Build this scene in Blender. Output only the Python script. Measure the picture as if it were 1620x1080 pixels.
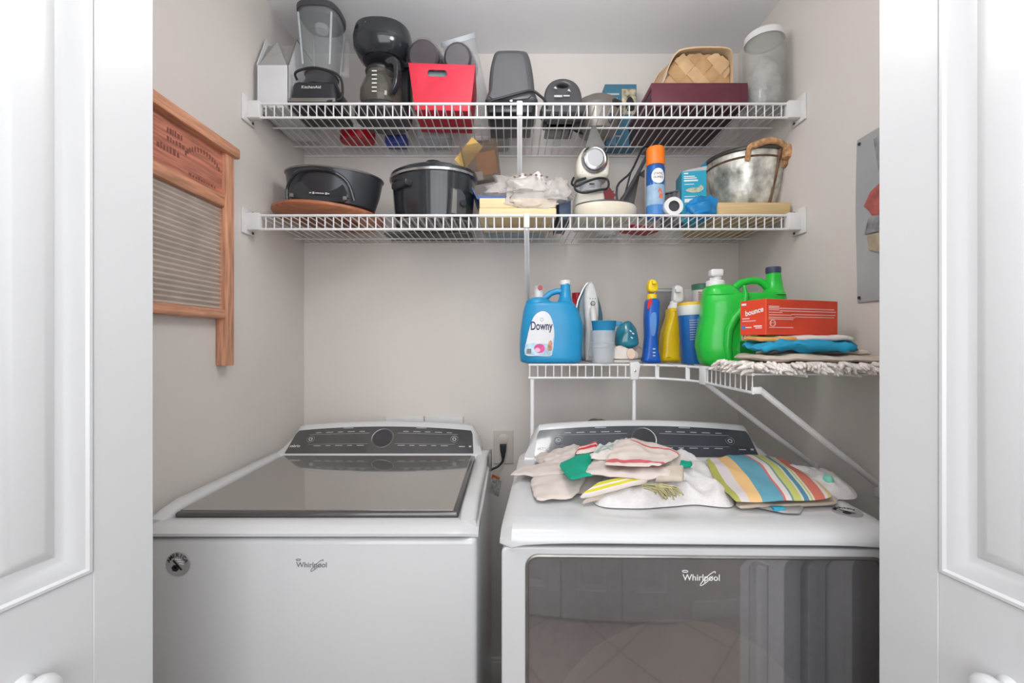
import bpy, bmesh, math, random
from mathutils import Vector, Matrix, Euler, noise
random.seed(7)
R = math.radians
SC = bpy.context.scene
COL = SC.collection
for _o in list(bpy.data.objects):
    bpy.data.objects.remove(_o)

# ------------------------------------------------------------------ camera
F = 700.0            # focal length in pixels of the 1620 x 1080 frame
CZ = 1.34            # camera height
cam_d = bpy.data.cameras.new('camera'); cam = bpy.data.objects.new('camera', cam_d); COL.objects.link(cam)
cam_d.sensor_width = 36.0; cam_d.lens = F / 1620 * 36; cam_d.clip_start = 0.02
cam.location = (0, 0, CZ); cam.rotation_euler = (R(90), 0, 0)
SC.camera = cam
# ------------------------------------------------------------------ world, lights, exposure
w = bpy.data.worlds.new('world'); SC.world = w; w.use_nodes = True
w.node_tree.nodes['Background'].inputs[0].default_value = (0.9, 0.95, 1.0, 1)
w.node_tree.nodes['Background'].inputs[1].default_value = 0.3
SC.view_settings.view_transform = 'Standard'
SC.view_settings.look = 'None'
SC.view_settings.exposure = 0.06
SC.view_settings.gamma = 1.0
SC.view_settings.use_curve_mapping = False

def area(name, loc, rot, sx, sy, power, col=(1, 1, 1)):
    l = bpy.data.lights.new(name, 'AREA'); l.shape = 'RECTANGLE'; l.size = sx; l.size_y = sy
    l.energy = power; l.color = col
    o = bpy.data.objects.new(name, l); COL.objects.link(o); o.location = loc; o.rotation_euler = rot
    return o
CEIL = 2.4775
area('hall_ceiling_lamp_light', (0, 0.0, CEIL - 0.035), (0, 0, 0), 1.5, 0.75, 3.8, (1.0, 0.995, 0.985))
area('front_fill_light', (0.0, -0.50, 1.62), (R(90), 0, 0), 1.45, 1.25, 16, (0.98, 0.99, 1.0))  # unseen emitter added behind the camera as soft frontal fill
def point(name, loc, r, power, col=(1, 1, 1)):
    l = bpy.data.lights.new(name, 'POINT'); l.shadow_soft_size = r; l.energy = power; l.color = col
    o = bpy.data.objects.new(name, l); COL.objects.link(o); o.location = loc
    return o
point('closet_fill_light', (0.03, 0.86, 2.19), 0.11, 8.0, (1.0, 0.995, 0.985))  # unseen lamp added to brighten the closet interior
area('hall_fill_light_left', (-2.25, 0.05, 1.45), (0, R(-90), 0), 1.5, 0.9, 2.2, (0.96, 0.98, 1.0))  # side fill added at the unseen left end of the hall
area('hall_fill_light_right', (2.25, 0.05, 1.45), (0, R(90), 0), 1.5, 0.9, 2.2, (0.96, 0.98, 1.0))  # same added fill from the right end

# ------------------------------------------------------------------ helpers
def at(px, py, Y):
    return Vector(((px - 810) * Y / F, Y, CZ - (py - 540) * Y / F))
def lin(c):
    c = c / 255.0
    return c / 12.92 if c <= 0.04045 else ((c + 0.055) / 1.055) ** 2.4
def L3(c): return (lin(c[0]), lin(c[1]), lin(c[2]), 1)
MATS = {}
def mat(name, rgb=(200, 200, 200), rough=0.5, metal=0.0, var=0.04, vs=14, bump=0.0, bs=150, alpha=1.0, trans=0.0,
        ior=1.45, spec=0.5, coat=0.0, stretch=None, emit=0.0, sheen=0.0):
    if name in MATS: return MATS[name]
    m = bpy.data.materials.new(name); m.use_nodes = True
    nt = m.node_tree; b = nt.nodes['Principled BSDF']
    tc = nt.nodes.new('ShaderNodeTexCoord'); src = tc.outputs['Object']
    if stretch:
        mp = nt.nodes.new('ShaderNodeMapping'); mp.inputs['Scale'].default_value = stretch
        nt.links.new(src, mp.inputs['Vector']); src = mp.outputs['Vector']
    if var > 0:
        n = nt.nodes.new('ShaderNodeTexNoise'); n.inputs['Scale'].default_value = vs; n.inputs['Detail'].default_value = 4
        nt.links.new(src, n.inputs['Vector'])
        r = nt.nodes.new('ShaderNodeValToRGB')
        a = [max(0, v * (1 - var)) for v in rgb]; c = [min(255, v * (1 + var)) for v in rgb]
        r.color_ramp.elements[0].color = L3(a); r.color_ramp.elements[1].color = L3(c)
        r.color_ramp.elements[0].position = 0.3; r.color_ramp.elements[1].position = 0.7
        nt.links.new(n.outputs['Fac'], r.inputs['Fac']); nt.links.new(r.outputs['Color'], b.inputs['Base Color'])
    else:
        b.inputs['Base Color'].default_value = L3(rgb)
    if bump > 0:
        n2 = nt.nodes.new('ShaderNodeTexNoise'); n2.inputs['Scale'].default_value = bs; n2.inputs['Detail'].default_value = 3
        nt.links.new(src, n2.inputs['Vector'])
        bp = nt.nodes.new('ShaderNodeBump'); bp.inputs['Strength'].default_value = bump; bp.inputs['Distance'].default_value = 0.002
        nt.links.new(n2.outputs['Fac'], bp.inputs['Height']); nt.links.new(bp.outputs['Normal'], b.inputs['Normal'])
    b.inputs['Roughness'].default_value = rough; b.inputs['Metallic'].default_value = metal
    b.inputs['IOR'].default_value = ior; b.inputs['Specular IOR Level'].default_value = spec
    b.inputs['Transmission Weight'].default_value = trans; b.inputs['Alpha'].default_value = alpha
    b.inputs['Coat Weight'].default_value = coat; b.inputs['Sheen Weight'].default_value = sheen
    if emit > 0:
        b.inputs['Emission Color'].default_value = L3(rgb); b.inputs['Emission Strength'].default_value = emit
    MATS[name] = m
    return m
def stripes(name, stops, rough=0.85, axis=0, bump=0.25, bs=600):
    """woven or printed bands across the UV of a cloth: stops = [(position, rgb), ...]"""
    m = bpy.data.materials.new(name); m.use_nodes = True
    nt = m.node_tree; b = nt.nodes['Principled BSDF']
    uv = nt.nodes.new('ShaderNodeUVMap'); sp = nt.nodes.new('ShaderNodeSeparateXYZ')
    nt.links.new(uv.outputs['UV'], sp.inputs['Vector'])
    r = nt.nodes.new('ShaderNodeValToRGB'); r.color_ramp.interpolation = 'CONSTANT'
    e = r.color_ramp.elements
    while len(e) > 1: e.remove(e[0])
    e[0].position = stops[0][0]; e[0].color = L3(stops[0][1])
    for p, c in stops[1:]:
        k = e.new(p); k.color = L3(c)
    nt.links.new(sp.outputs[axis], r.inputs['Fac']); nt.links.new(r.outputs['Color'], b.inputs['Base Color'])
    tc = nt.nodes.new('ShaderNodeTexCoord')
    n2 = nt.nodes.new('ShaderNodeTexNoise'); n2.inputs['Scale'].default_value = bs
    nt.links.new(tc.outputs['Object'], n2.inputs['Vector'])
    bp = nt.nodes.new('ShaderNodeBump'); bp.inputs['Strength'].default_value = bump; bp.inputs['Distance'].default_value = 0.002
    nt.links.new(n2.outputs['Fac'], bp.inputs['Height']); nt.links.new(bp.outputs['Normal'], b.inputs['Normal'])
    b.inputs['Roughness'].default_value = rough
    MATS[name] = m
    return m

def cr(pts, n=4, closed=True):
    """Catmull-Rom smoothing of a point list"""
    out = []; N = len(pts); P = [Vector(p) for p in pts]
    rng = range(N) if closed else range(N - 1)
    for i in rng:
        p0 = P[(i - 1) % N] if closed or i > 0 else P[0]
        p1 = P[i]; p2 = P[(i + 1) % N]
        p3 = P[(i + 2) % N] if closed or i + 2 < N else P[-1]
        for k in range(n):
            t = k / n
            out.append(0.5 * ((2 * p1) + (-p0 + p2) * t + (2 * p0 - 5 * p1 + 4 * p2 - p3) * t * t + (-p0 + 3 * p1 - 3 * p2 + p3) * t ** 3))
    if not closed: out.append(P[-1])
    return out

class MB:
    def __init__(s): s.bm = bmesh.new(); s.uv = None
    def merge(s, tb, M=None):
        if M is not None: tb.transform(M)
        me = bpy.data.meshes.new('tmp'); tb.to_mesh(me); tb.free(); s.bm.from_mesh(me); bpy.data.meshes.remove(me)
        return s
    def box(s, c, d, bev=0.0, seg=2, rot=None, taper=None):
        tb = bmesh.new(); bmesh.ops.create_cube(tb, size=1)
        for v in tb.verts:
            f = 1.0
            if taper is not None and v.co.z > 0: f = taper
            v.co = Vector((v.co.x * d[0] * f, v.co.y * d[1] * f, v.co.z * d[2]))
        if bev > 0: bmesh.ops.bevel(tb, geom=list(tb.edges), offset=bev, segments=seg, profile=0.5, affect='EDGES')
        M = Matrix.Translation(c)
        if rot: M = M @ Euler(rot).to_matrix().to_4x4()
        return s.merge(tb, M)
    def bb(s, x0, x1, y0, y1, z0, z1, bev=0.0, seg=2):
        return s.box(((x0 + x1) / 2, (y0 + y1) / 2, (z0 + z1) / 2), (x1 - x0, y1 - y0, z1 - z0), bev, seg)
    def lathe(s, prof, seg=28, sx=1, sy=1, M=None, cap=True, pw=2.0):
        """prof = [(radius, z)...]; pw > 2 squares the section off"""
        tb = bmesh.new(); rings = []
        for r, z in prof:
            ring = []
            for i in range(seg):
                a = 2 * math.pi * i / seg; c, q = math.cos(a), math.sin(a)
                k = 1.0 if pw == 2 else 1.0 / (abs(c) ** pw + abs(q) ** pw) ** (1 / pw)
                ring.append(tb.verts.new((r * k * c * sx, r * k * q * sy, z)))
            rings.append(ring)
        for a, b in zip(rings, rings[1:]):
            for i in range(seg):
                j = (i + 1) % seg
                tb.faces.new((a[i], a[j], b[j], b[i]))
        if cap:
            if prof[0][0] > 1e-5: tb.faces.new(list(reversed(rings[0])))
            if prof[-1][0] > 1e-5: tb.faces.new(rings[-1])
        bmesh.ops.remove_doubles(tb, verts=list(tb.verts), dist=1e-6)
        return s.merge(tb, M)
    def tube(s, pts, r, seg=8, closed=False, smooth=0):
        P = [Vector(p) for p in pts]
        if smooth: P = cr(P, smooth, closed)
        tb = bmesh.new(); rings = []; N = len(P); up = None
        for i in range(N):
            if closed: d = P[(i + 1) % N] - P[i - 1]
            else: d = P[min(i + 1, N - 1)] - P[max(i - 1, 0)]
            d.normalize()
            if up is None:
                up = Vector((0, 0, 1)) if abs(d.z) < 0.9 else Vector((1, 0, 0))
            u = d.cross(up)
            if u.length < 1e-5: u = d.orthogonal()
            u.normalize(); v = u.cross(d).normalized(); up = v
            rr = r[i] if isinstance(r, (list, tuple)) else r
            rings.append([tb.verts.new(P[i] + (u * math.cos(2 * math.pi * k / seg) + v * math.sin(2 * math.pi * k / seg)) * rr) for k in range(seg)])
        pairs = list(zip(rings, rings[1:])) + ([(rings[-1], rings[0])] if closed else [])
        for a, b in pairs:
            for k in range(seg):
                j = (k + 1) % seg
                tb.faces.new((a[k], b[k], b[j], a[j]))
        if not closed:
            tb.faces.new(list(rings[0])); tb.faces.new(list(reversed(rings[-1])))
        bmesh.ops.recalc_face_normals(tb, faces=list(tb.faces))
        return s.merge(tb)
    def slab(s, outline, depth, bev=0.0, holes=(), M=None, res=3):
        """outline in local X-Z, solid along Y (centred), edges rounded by bev"""
        c = bpy.data.curves.new('tmp', 'CURVE'); c.dimensions = '2D'; c.fill_mode = 'BOTH'
        c.extrude = max(depth / 2 - bev, 0.0); c.bevel_depth = bev; c.bevel_resolution = res; c.offset = -bev
        for pl in [outline] + list(holes):
            sp = c.splines.new('POLY'); sp.points.add(len(pl) - 1); sp.use_cyclic_u = True
            for q, p in zip(sp.points, pl): q.co = (p[0], p[1], 0, 1)
        o = bpy.data.objects.new('tmp', c); me = bpy.data.meshes.new_from_object(o)
        tb = bmesh.new(); tb.from_mesh(me); bmesh.ops.remove_doubles(tb, verts=list(tb.verts), dist=1e-6)
        bmesh.ops.recalc_face_normals(tb, faces=list(tb.faces))
        tb.transform(Matrix.Rotation(R(90), 4, 'X'))
        bpy.data.objects.remove(o); bpy.data.curves.remove(c); bpy.data.meshes.remove(me)
        return s.merge(tb, M)
    def loft(s, rows, closed_v=False, cap=False):
        """rows = list of equally long point lists"""
        tb = bmesh.new(); V = [[tb.verts.new(p) for p in r] for r in rows]; n = len(rows[0])
        for a, b in zip(V, V[1:]):
            for k in range(n if closed_v else n - 1):
                j = (k + 1) % n
                tb.faces.new((a[k], a[j], b[j], b[k]))
        if cap: tb.faces.new(V[0]); tb.faces.new(V[-1])
        bmesh.ops.recalc_face_normals(tb, faces=list(tb.faces))
        return s.merge(tb)
    def poly(s, pts, th, d=(0, 1, 0)):
        """flat polygon given thickness along d"""
        tb = bmesh.new(); d = Vector(d).normalized() * th
        a = [tb.verts.new(Vector(p)) for p in pts]; b = [tb.verts.new(Vector(p) + d) for p in pts]
        tb.faces.new(a); tb.faces.new(list(reversed(b))); n = len(a)
        for i in range(n): tb.faces.new((a[i], b[i], b[(i + 1) % n], a[(i + 1) % n]))
        bmesh.ops.recalc_face_normals(tb, faces=list(tb.faces))
        return s.merge(tb)
    def build(s, name, m, parent=None, smooth=35, loc=None, rot=None, label=None, warp=None):
        if warp:
            for v in s.bm.verts: v.co = warp(v.co)
        me = bpy.data.meshes.new(name); s.bm.to_mesh(me); s.bm.free()
        me.polygons.foreach_set('use_smooth', [True] * len(me.polygons))
        me.set_sharp_from_angle(angle=R(smooth))
        me.materials.append(m if not isinstance(m, str) else MATS[m])
        o = bpy.data.objects.new(name, me); COL.objects.link(o)
        if parent: o.parent = parent
        if loc is not None: o.location = loc
        if rot is not None: o.rotation_euler = rot
        if label: o['label'] = label
        return o
def thing(name, label, cat, loc=(0, 0, 0), rot=(0, 0, 0), group=None):
    o = bpy.data.objects.new(name, None); COL.objects.link(o); o.empty_display_size = 0.05
    o.location = loc; o.rotation_euler = rot; o['label'] = label; o['category'] = cat
    if group: o['group'] = group
    return o
def tag(o, label, cat, group=None):
    o['label'] = label; o['category'] = cat
    if group: o['group'] = group
    return o
def struct(o, label=None):
    o['kind'] = 'structure'
    if label: o['label'] = label
    return o
def copy_part(o, parent, loc=None):
    c = o.copy(); COL.objects.link(c); c.parent = parent
    if loc is not None: c.location = loc
    return c
ROT_F = Matrix.Rotation(R(90), 4, 'X')       # text plane: reads from -Y
def text_mesh(t, w=None, h=None, ext=0.0003, shear=0.0, bold=0.0):
    c = bpy.data.curves.new('tmp', 'FONT'); c.body = t; c.size = 1; c.align_x = 'CENTER'; c.shear = shear; c.offset = bold
    o = bpy.data.objects.new('tmp', c); me = bpy.data.meshes.new_from_object(o)
    tb = bmesh.new(); tb.from_mesh(me)
    bpy.data.objects.remove(o); bpy.data.curves.remove(c); bpy.data.meshes.remove(me)
    xs = [v.co.x for v in tb.verts]; ys = [v.co.y for v in tb.verts]
    cx, cy = (min(xs) + max(xs)) / 2, (min(ys) + max(ys)) / 2; W, H = max(xs) - min(xs), max(ys) - min(ys)
    sx = w / W if w else h / H; sy = h / H if h else sx
    for v in tb.verts: v.co = Vector(((v.co.x - cx) * sx, (v.co.y - cy) * sy, 0))
    if ext:
        r = bmesh.ops.extrude_face_region(tb, geom=list(tb.faces))
        for v in [g for g in r['geom'] if isinstance(g, bmesh.types.BMVert)]: v.co.z += ext
        bmesh.ops.recalc_face_normals(tb, faces=list(tb.faces))
    return tb
def lettering(t, m, parent, loc, w=None, h=None, rot=(0, 0, 0), shear=0.0, bold=0.0, name='lettering', ext=0.0004):
    b = MB(); b.merge(text_mesh(t, w, h, ext, shear, bold), ROT_F)
    return b.build(name, m, parent, loc=loc, rot=rot)
def bars(rows, m, parent, name='print_lines', th=0.0004, warp=None):
    """rows = (x0, x1, z, height) small printed strokes standing on a plane y = 0"""
    b = MB()
    for x0, x1, z, h in rows: b.bb(x0, x1, -th, 0.0, z - h / 2, z + h / 2)
    return b.build(name, m, parent, warp=warp)
def px_outline(pts, ox, oy, s, cx, by, k):
    """points read in a magnified view -> metres about (cx, by) of the picture frame"""
    return [(((ox + x / s) - cx) * k, (by - (oy + y / s)) * k) for x, y in pts]

# ------------------------------------------------------------------ materials
mat('wall_paint', (225, 219, 214), 0.75, var=0.012, vs=3, bump=0.06, bs=260)
mat('ceiling_paint', (246, 247, 250), 0.85, var=0.01, vs=3, bump=0.08, bs=200)
mat('door_paint', (214, 215, 217), 0.32, var=0.008, vs=4, bump=0.03, bs=90)
mat('trim_paint', (225, 225, 226), 0.4, var=0.01)
mat('white_wire', (232, 232, 234), 0.35, var=0.02)
mat('white_plastic', (228, 228, 228), 0.35, var=0.015)
mat('enamel', (210, 211, 213), 0.2, var=0.008, vs=4, coat=0.3)
mat('enamel_side', (205, 207, 209), 0.25, var=0.01)
mat('black_plastic', (46, 47, 51), 0.3, var=0.1)
mat('black_gloss', (40, 44, 49), 0.15, var=0.1, coat=0.4)
mat('dark_grey', (68, 68, 71), 0.35, var=0.06)
mat('mid_grey', (120, 119, 117), 0.45, var=0.05)
mat('charcoal', (76, 76, 80), 0.4, var=0.05, bump=0.1, bs=500)
mat('chrome', (190, 190, 192), 0.22, metal=1.0, var=0.05)
mat('dull_metal', (150, 148, 145), 0.4, metal=0.9, var=0.08)
mat('white_print', (235, 235, 235), 0.6, var=0)
mat('grey_print', (128, 130, 133), 0.5, var=0)
mat('pale_print', (190, 192, 196), 0.6, var=0)
mat('black_print', (30, 32, 40), 0.6, var=0)
mat('clear_plastic', (235, 238, 240), 0.12, var=0.02, alpha=0.22, spec=0.6)
mat('frosted_plastic', (214, 220, 226), 0.3, var=0.03, alpha=0.62)
mat('clear_glass', (170, 176, 178), 0.05, var=0.02, alpha=0.2, spec=0.8)
mat('smoke_glass', (110, 105, 98), 0.06, var=0.04, alpha=0.5, spec=0.7)
mat('cord_black', (38, 38, 40), 0.5, var=0.05)

# ------------------------------------------------------------------ the closet and the hall in front of it
XL, XR, YB = -0.8225, 0.895, 1.75      # inner faces of the closet
YF0, YF1 = 0.665, 0.765                # front wall with the opening
OXL, OXR, OZ = -0.655, 0.668, 2.40
HX0, HX1, HY = -2.4, 2.4, -0.55
def slabwall(name, x0, x1, y0, y1, z0, z1, m='wall_paint'):
    return struct(MB().bb(x0, x1, y0, y1, z0, z1).build(name, m))
slabwall('wall_back', XL - 0.1, XR + 0.1, YB, YB + 0.1, 0, CEIL)
slabwall('wall_left', XL - 0.1, XL, YF1, YB, 0, CEIL)
slabwall('wall_right', XR, XR + 0.1, YF1, YB, 0, CEIL)
b = MB(); b.bb(HX0, OXL - 0.02, YF0, YF1, 0, CEIL); b.bb(OXR + 0.02, HX1, YF0, YF1, 0, CEIL)
b.bb(OXL - 0.02, OXR + 0.02, YF0, YF1, OZ + 0.02, CEIL); struct(b.build('wall_front', 'wall_paint'))
slabwall('wall_opposite', HX0, HX1, HY - 0.1, HY, 0, CEIL)
slabwall('wall_hall_left', HX0 - 0.1, HX0, HY, YF1, 0, CEIL)
slabwall('wall_hall_right', HX1, HX1 + 0.1, HY, YF1, 0, CEIL)
struct(MB().bb(HX0 - 0.1, HX1 + 0.1, HY - 0.1, YB + 0.1, CEIL, CEIL + 0.1).build('ceiling', 'ceiling_paint'))
# floor of large beige tiles
fm = bpy.data.materials.new('floor_tile'); fm.use_nodes = True; nt = fm.node_tree; pb = nt.nodes['Principled BSDF']
tc = nt.nodes.new('ShaderNodeTexCoord'); br = nt.nodes.new('ShaderNodeTexBrick'); br.offset = 0
br.inputs['Color1'].default_value = L3((186, 170, 156)); br.inputs['Color2'].default_value = L3((176, 160, 146))
br.inputs['Mortar'].default_value = L3((130, 118, 108)); br.inputs['Scale'].default_value = 1
br.inputs['Brick Width'].default_value = 0.45; br.inputs['Row Height'].default_value = 0.45; br.inputs['Mortar Size'].default_value = 0.004
mp = nt.nodes.new('ShaderNodeMapping'); mp.inputs['Rotation'].default_value = (0, 0, R(45))
nt.links.new(tc.outputs['Object'], mp.inputs['Vector']); nt.links.new(mp.outputs['Vector'], br.inputs['Vector'])
nt.links.new(br.outputs['Color'], pb.inputs['Base Color']); pb.inputs['Roughness'].default_value = 0.35
struct(MB().bb(HX0 - 0.1, HX1 + 0.1, HY - 0.1, YB + 0.1, -0.1, 0).build('floor', fm))
def baseboard(name, x0, x1, y0, y1):
    b = MB(); b.bb(x0, x1, y0, y1, 0, 0.082, 0.003)
    if x1 - x0 > y1 - y0: b.bb(x0, x1, y0 + 0.003, y1, 0.078, 0.095, 0.004)
    else: b.bb(x0, x1 - 0.002, y0, y1, 0.078, 0.095, 0.004)
    return struct(b.build(name, 'trim_paint'))
baseboard('baseboard_back', XL, XR, YB - 0.014, YB)
baseboard('baseboard_left', XL, XL + 0.013, YF1, YB - 0.014)
baseboard('baseboard_right', XR - 0.013, XR, YF1, YB - 0.014)
# jamb lining of the closet opening
b = MB(); b.bb(OXL - 0.02, OXL, YF0 - 0.004, YF1 + 0.004, 0, OZ + 0.02, 0.002); b.bb(OXR, OXR + 0.02, YF0 - 0.004, YF1 + 0.004, 0, OZ + 0.02, 0.002)
b.bb(OXL, OXR, YF0 - 0.004, YF1 + 0.004, OZ, OZ + 0.02, 0.002); struct(b.build('trim_1', 'trim_paint'))
b = MB(); b.bb(OXL - 0.075, OXL - 0.004, YF0 - 0.016, YF0, 0, OZ + 0.07, 0.004); b.bb(OXR + 0.004, OXR + 0.075, YF0 - 0.016, YF0, 0, OZ + 0.07, 0.004)
b.bb(OXL - 0.075, OXR + 0.075, YF0 - 0.016, YF0, OZ + 0.004, OZ + 0.07, 0.004); struct(b.build('trim_2', 'trim_paint'))

# moulded door leaf: width along local X (0..w), front face looks along -Y
def rings_panel(b, x0, x1, z0, z1, prof):
    """moulded panel from nested rectangles; prof = [(inset, depth)]"""
    rows = []
    for i, d in prof:
        rows.append([(x0 + i, d, z0 + i), (x1 - i, d, z0 + i), (x1 - i, d, z1 - i), (x0 + i, d, z1 - i)])
    tb = bmesh.new(); V = [[tb.verts.new(p) for p in r] for r in rows]
    for a, c in zip(V, V[1:]):
        for k in range(4): tb.faces.new((a[k], a[(k + 1) % 4], c[(k + 1) % 4], c[k]))
    tb.faces.new(V[-1]); bmesh.ops.recalc_face_normals(tb, faces=list(tb.faces))
    for f in tb.faces:
        if f.normal.y > 0.3: f.normal_flip()
    b.merge(tb)
PROF = [(0.0, 0.0), (0.002, -0.0022), (0.006, -0.0026), (0.009, 0.0008), (0.013, 0.0012), (0.027, 0.0085), (0.031, 0.0095), (0.038, 0.0098), (0.050, 0.0038), (0.054, 0.003)]
def door_leaf(name, w, h, panels, parent, M, stile=0.084):
    b = MB(); th = 0.034
    zs = [0.0]
    for z0, z1 in panels: zs += [z0, z1]
    zs.append(h)
    tb = MB()
    g = 0.0010      # hairline joints between stiles and rails
    for x0, x1 in ((0, stile), (w - stile, w)): tb.bb(x0, x1, 0, th, 0, h, 0.0015, 1)
    for i in range(0, len(zs), 2): tb.bb(stile + g * 0.4, w - stile - g * 0.4, 0.0006, th, zs[i], zs[i + 1])
    for z0, z1 in panels:
        tb.bb(stile, w - stile, 0.011, th, z0, z1)
        rings_panel(tb, stile, w - stile, z0, z1, PROF)
    b = tb
    o = b.build(name, 'door_paint', parent, smooth=25); o.matrix_local = M
    return o
PAN = [(0.17, 0.83), (1.006, 1.86), (2.0, 2.27)]
LEAF_H = 2.37
def basis(o, ux, uy):
    ux = Vector(ux).normalized(); uy = Vector(uy).normalized()
    return Matrix(((ux.x, uy.x, 0, o[0]), (ux.y, uy.y, 0, o[1]), (ux.z, uy.z, 1, o[2]), (0, 0, 0, 1)))
def knob(parent, loc, rot):
    b = MB(); b.lathe([(0.0, 0.046), (0.010, 0.045), (0.0165, 0.040), (0.0185, 0.033), (0.0165, 0.026), (0.009, 0.019), (0.0075, 0.008), (0.012, 0.003), (0.013, 0.0)], 24)
    return b.build('knob', 'door_paint', parent, loc=loc, rot=rot)
LW = 0.305
def bifold(name, label, xt, sgn, slope):
    root = thing(name, label, 'door', (xt, 0.70, 0.012)); del root['category']; root['kind'] = 'structure'
    d = Vector((slope * sgn, -1, 0)).normalized()          # from the track end towards the room
    n = Vector((d.y, -d.x, 0)) if sgn < 0 else Vector((-d.y, d.x, 0))
    # n must point away from the opening (into the leaf)
    if n.x * sgn < 0: n = -n
    if sgn < 0:  # left door: local X from apex to track end so the face looks to the opening
        M = basis(d * LW, -d, n)
    else:
        M = basis((0, 0, 0), d, n)
    leaf = door_leaf('door_leaf', LW, LEAF_H, PAN, root, M)
    kx = LW - 0.160 if sgn < 0 else 0.160
    knob(leaf, (kx, 0.001, 0.904), (R(90), 0, 0))
    # second leaf folded behind it, hinged at the apex
    ap = d * LW + n * 0.072
    tgt = Vector(((OXL if sgn < 0 else OXR) - xt - 0.004 * sgn, 0.0, 0))
    e = (tgt - ap); e.normalize()
    n2 = Vector((-e.y, e.x, 0))
    if n2.x * sgn > 0: n2 = -n2
    M2 = basis(ap, e, n2) if sgn < 0 else basis(ap + e * LW, -e, n2)
    door_leaf('door_leaf', LW, LEAF_H, PAN, root, M2)
    return root
bifold('door_1', 'white folding door leaf with raised panels at the left of the closet', -0.567, -1, 0.2186)
bifold('door_2', 'white folding door leaf with raised panels at the right of the closet', 0.580, 1, 0.185)

# doors across the hall (mirrored in the dryer window), upper glazing added for fill light
def flat_door(name, label, x0):
    root = thing(name, label, 'door', (x0, HY + 0.003, 0.012)); del root['category']; root['kind'] = 'structure'
    for i in range(2):
        xa = 0.383 * i
        o = door_leaf('door_leaf', 0.38, 0.96, [(0.14, 0.78)], root, basis((xa + 0.38, 0.034, 0), (-1, 0, 0), (0, -1, 0)))
        b = MB()
        b.bb(xa, xa + 0.06, 0, 0.034, 0.96, 2.37); b.bb(xa + 0.32, xa + 0.38, 0, 0.034, 0.96, 2.37); b.bb(xa + 0.06, xa + 0.32, 0, 0.034, 2.28, 2.37)
        for z in (1.29, 1.62, 1.95): b.bb(xa + 0.06, xa + 0.32, 0.006, 0.028, z - 0.012, z + 0.012)
        fr = b.build('added_glazing_frame', 'door_paint', root)
        for z0, z1 in ((0.96, 1.278), (1.302, 1.608), (1.632, 1.938), (1.962, 2.28)):
            MB().bb(xa + 0.06, xa + 0.32, 0.014, 0.018, z0, z1).build('added_pane', mat('pane_glow', (240, 246, 255), 0.3, var=0, emit=0.25), fr)  # glowing panes added to go with the frontal fill
    return root
flat_door('door_3', 'white folding door across the hall, glazing added for fill light', -0.80)
flat_door('door_4', 'white folding door across the hall, further along, glazing added for fill light', -0.03)
baseboard('baseboard_hall_left', HX0, -0.86, HY, HY + 0.014)
baseboard('baseboard_hall_right', 0.80, HX1, HY, HY + 0.014)
# hall ceiling lamp, plus closet lamp and end windows added unseen for fill light
root = thing('ceiling_light', 'flat white ceiling light in the hall', 'light', (0, 0, CEIL))
MB().bb(-0.80, 0.80, -0.42, 0.42, -0.028, -0.0005, 0.004).build('frame', 'white_plastic', root)
MB().bb(-0.75, 0.75, -0.375, 0.375, -0.031, -0.0282).build('diffuser', mat('diffuser', (255, 252, 246), 0.5, var=0, emit=0.5), root)
root = thing('added_closet_lamp', 'unseen white lamp added on the closet ceiling for fill light', 'lamp', (0.03, 0.86, CEIL))  # mount for the added closet fill, out of frame
MB().lathe([(0.07, 0), (0.07, -0.012), (0.05, -0.022), (0.03, -0.03), (0, -0.03)], 28).build('canopy', 'white_plastic', root)
MB().tube([(0, 0, -0.03), (0, 0, -0.17)], 0.005, 8).build('stem', 'white_plastic', root)
for n, x, s in (('added_window_1', HX0, 1), ('added_window_2', HX1, -1)):  # unseen windows added to carry the side fill lights
    b = MB()
    for y0, y1, z0, z1 in ((-0.46, 0.56, 0.64, 0.70), (-0.46, 0.56, 2.20, 2.26), (-0.46, -0.40, 0.70, 2.20), (0.50, 0.56, 0.70, 2.20), (0.03, 0.07, 0.70, 2.20), (-0.4, 0.5, 1.43, 1.47)):
        b.bb(min(x, x + s * 0.03), max(x, x + s * 0.03), y0, y1, z0, z1, 0.003)
    fr = struct(b.build(n, 'trim_paint'))
    MB().bb(min(x + s * 0.002, x + s * 0.008), max(x + s * 0.002, x + s * 0.008), -0.4, 0.5, 0.7, 2.2).build('added_pane', mat('pane_glow', (240, 246, 255), 0.3, var=0, emit=0.25), fr)  # added glowing sheet behind the bars

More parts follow.
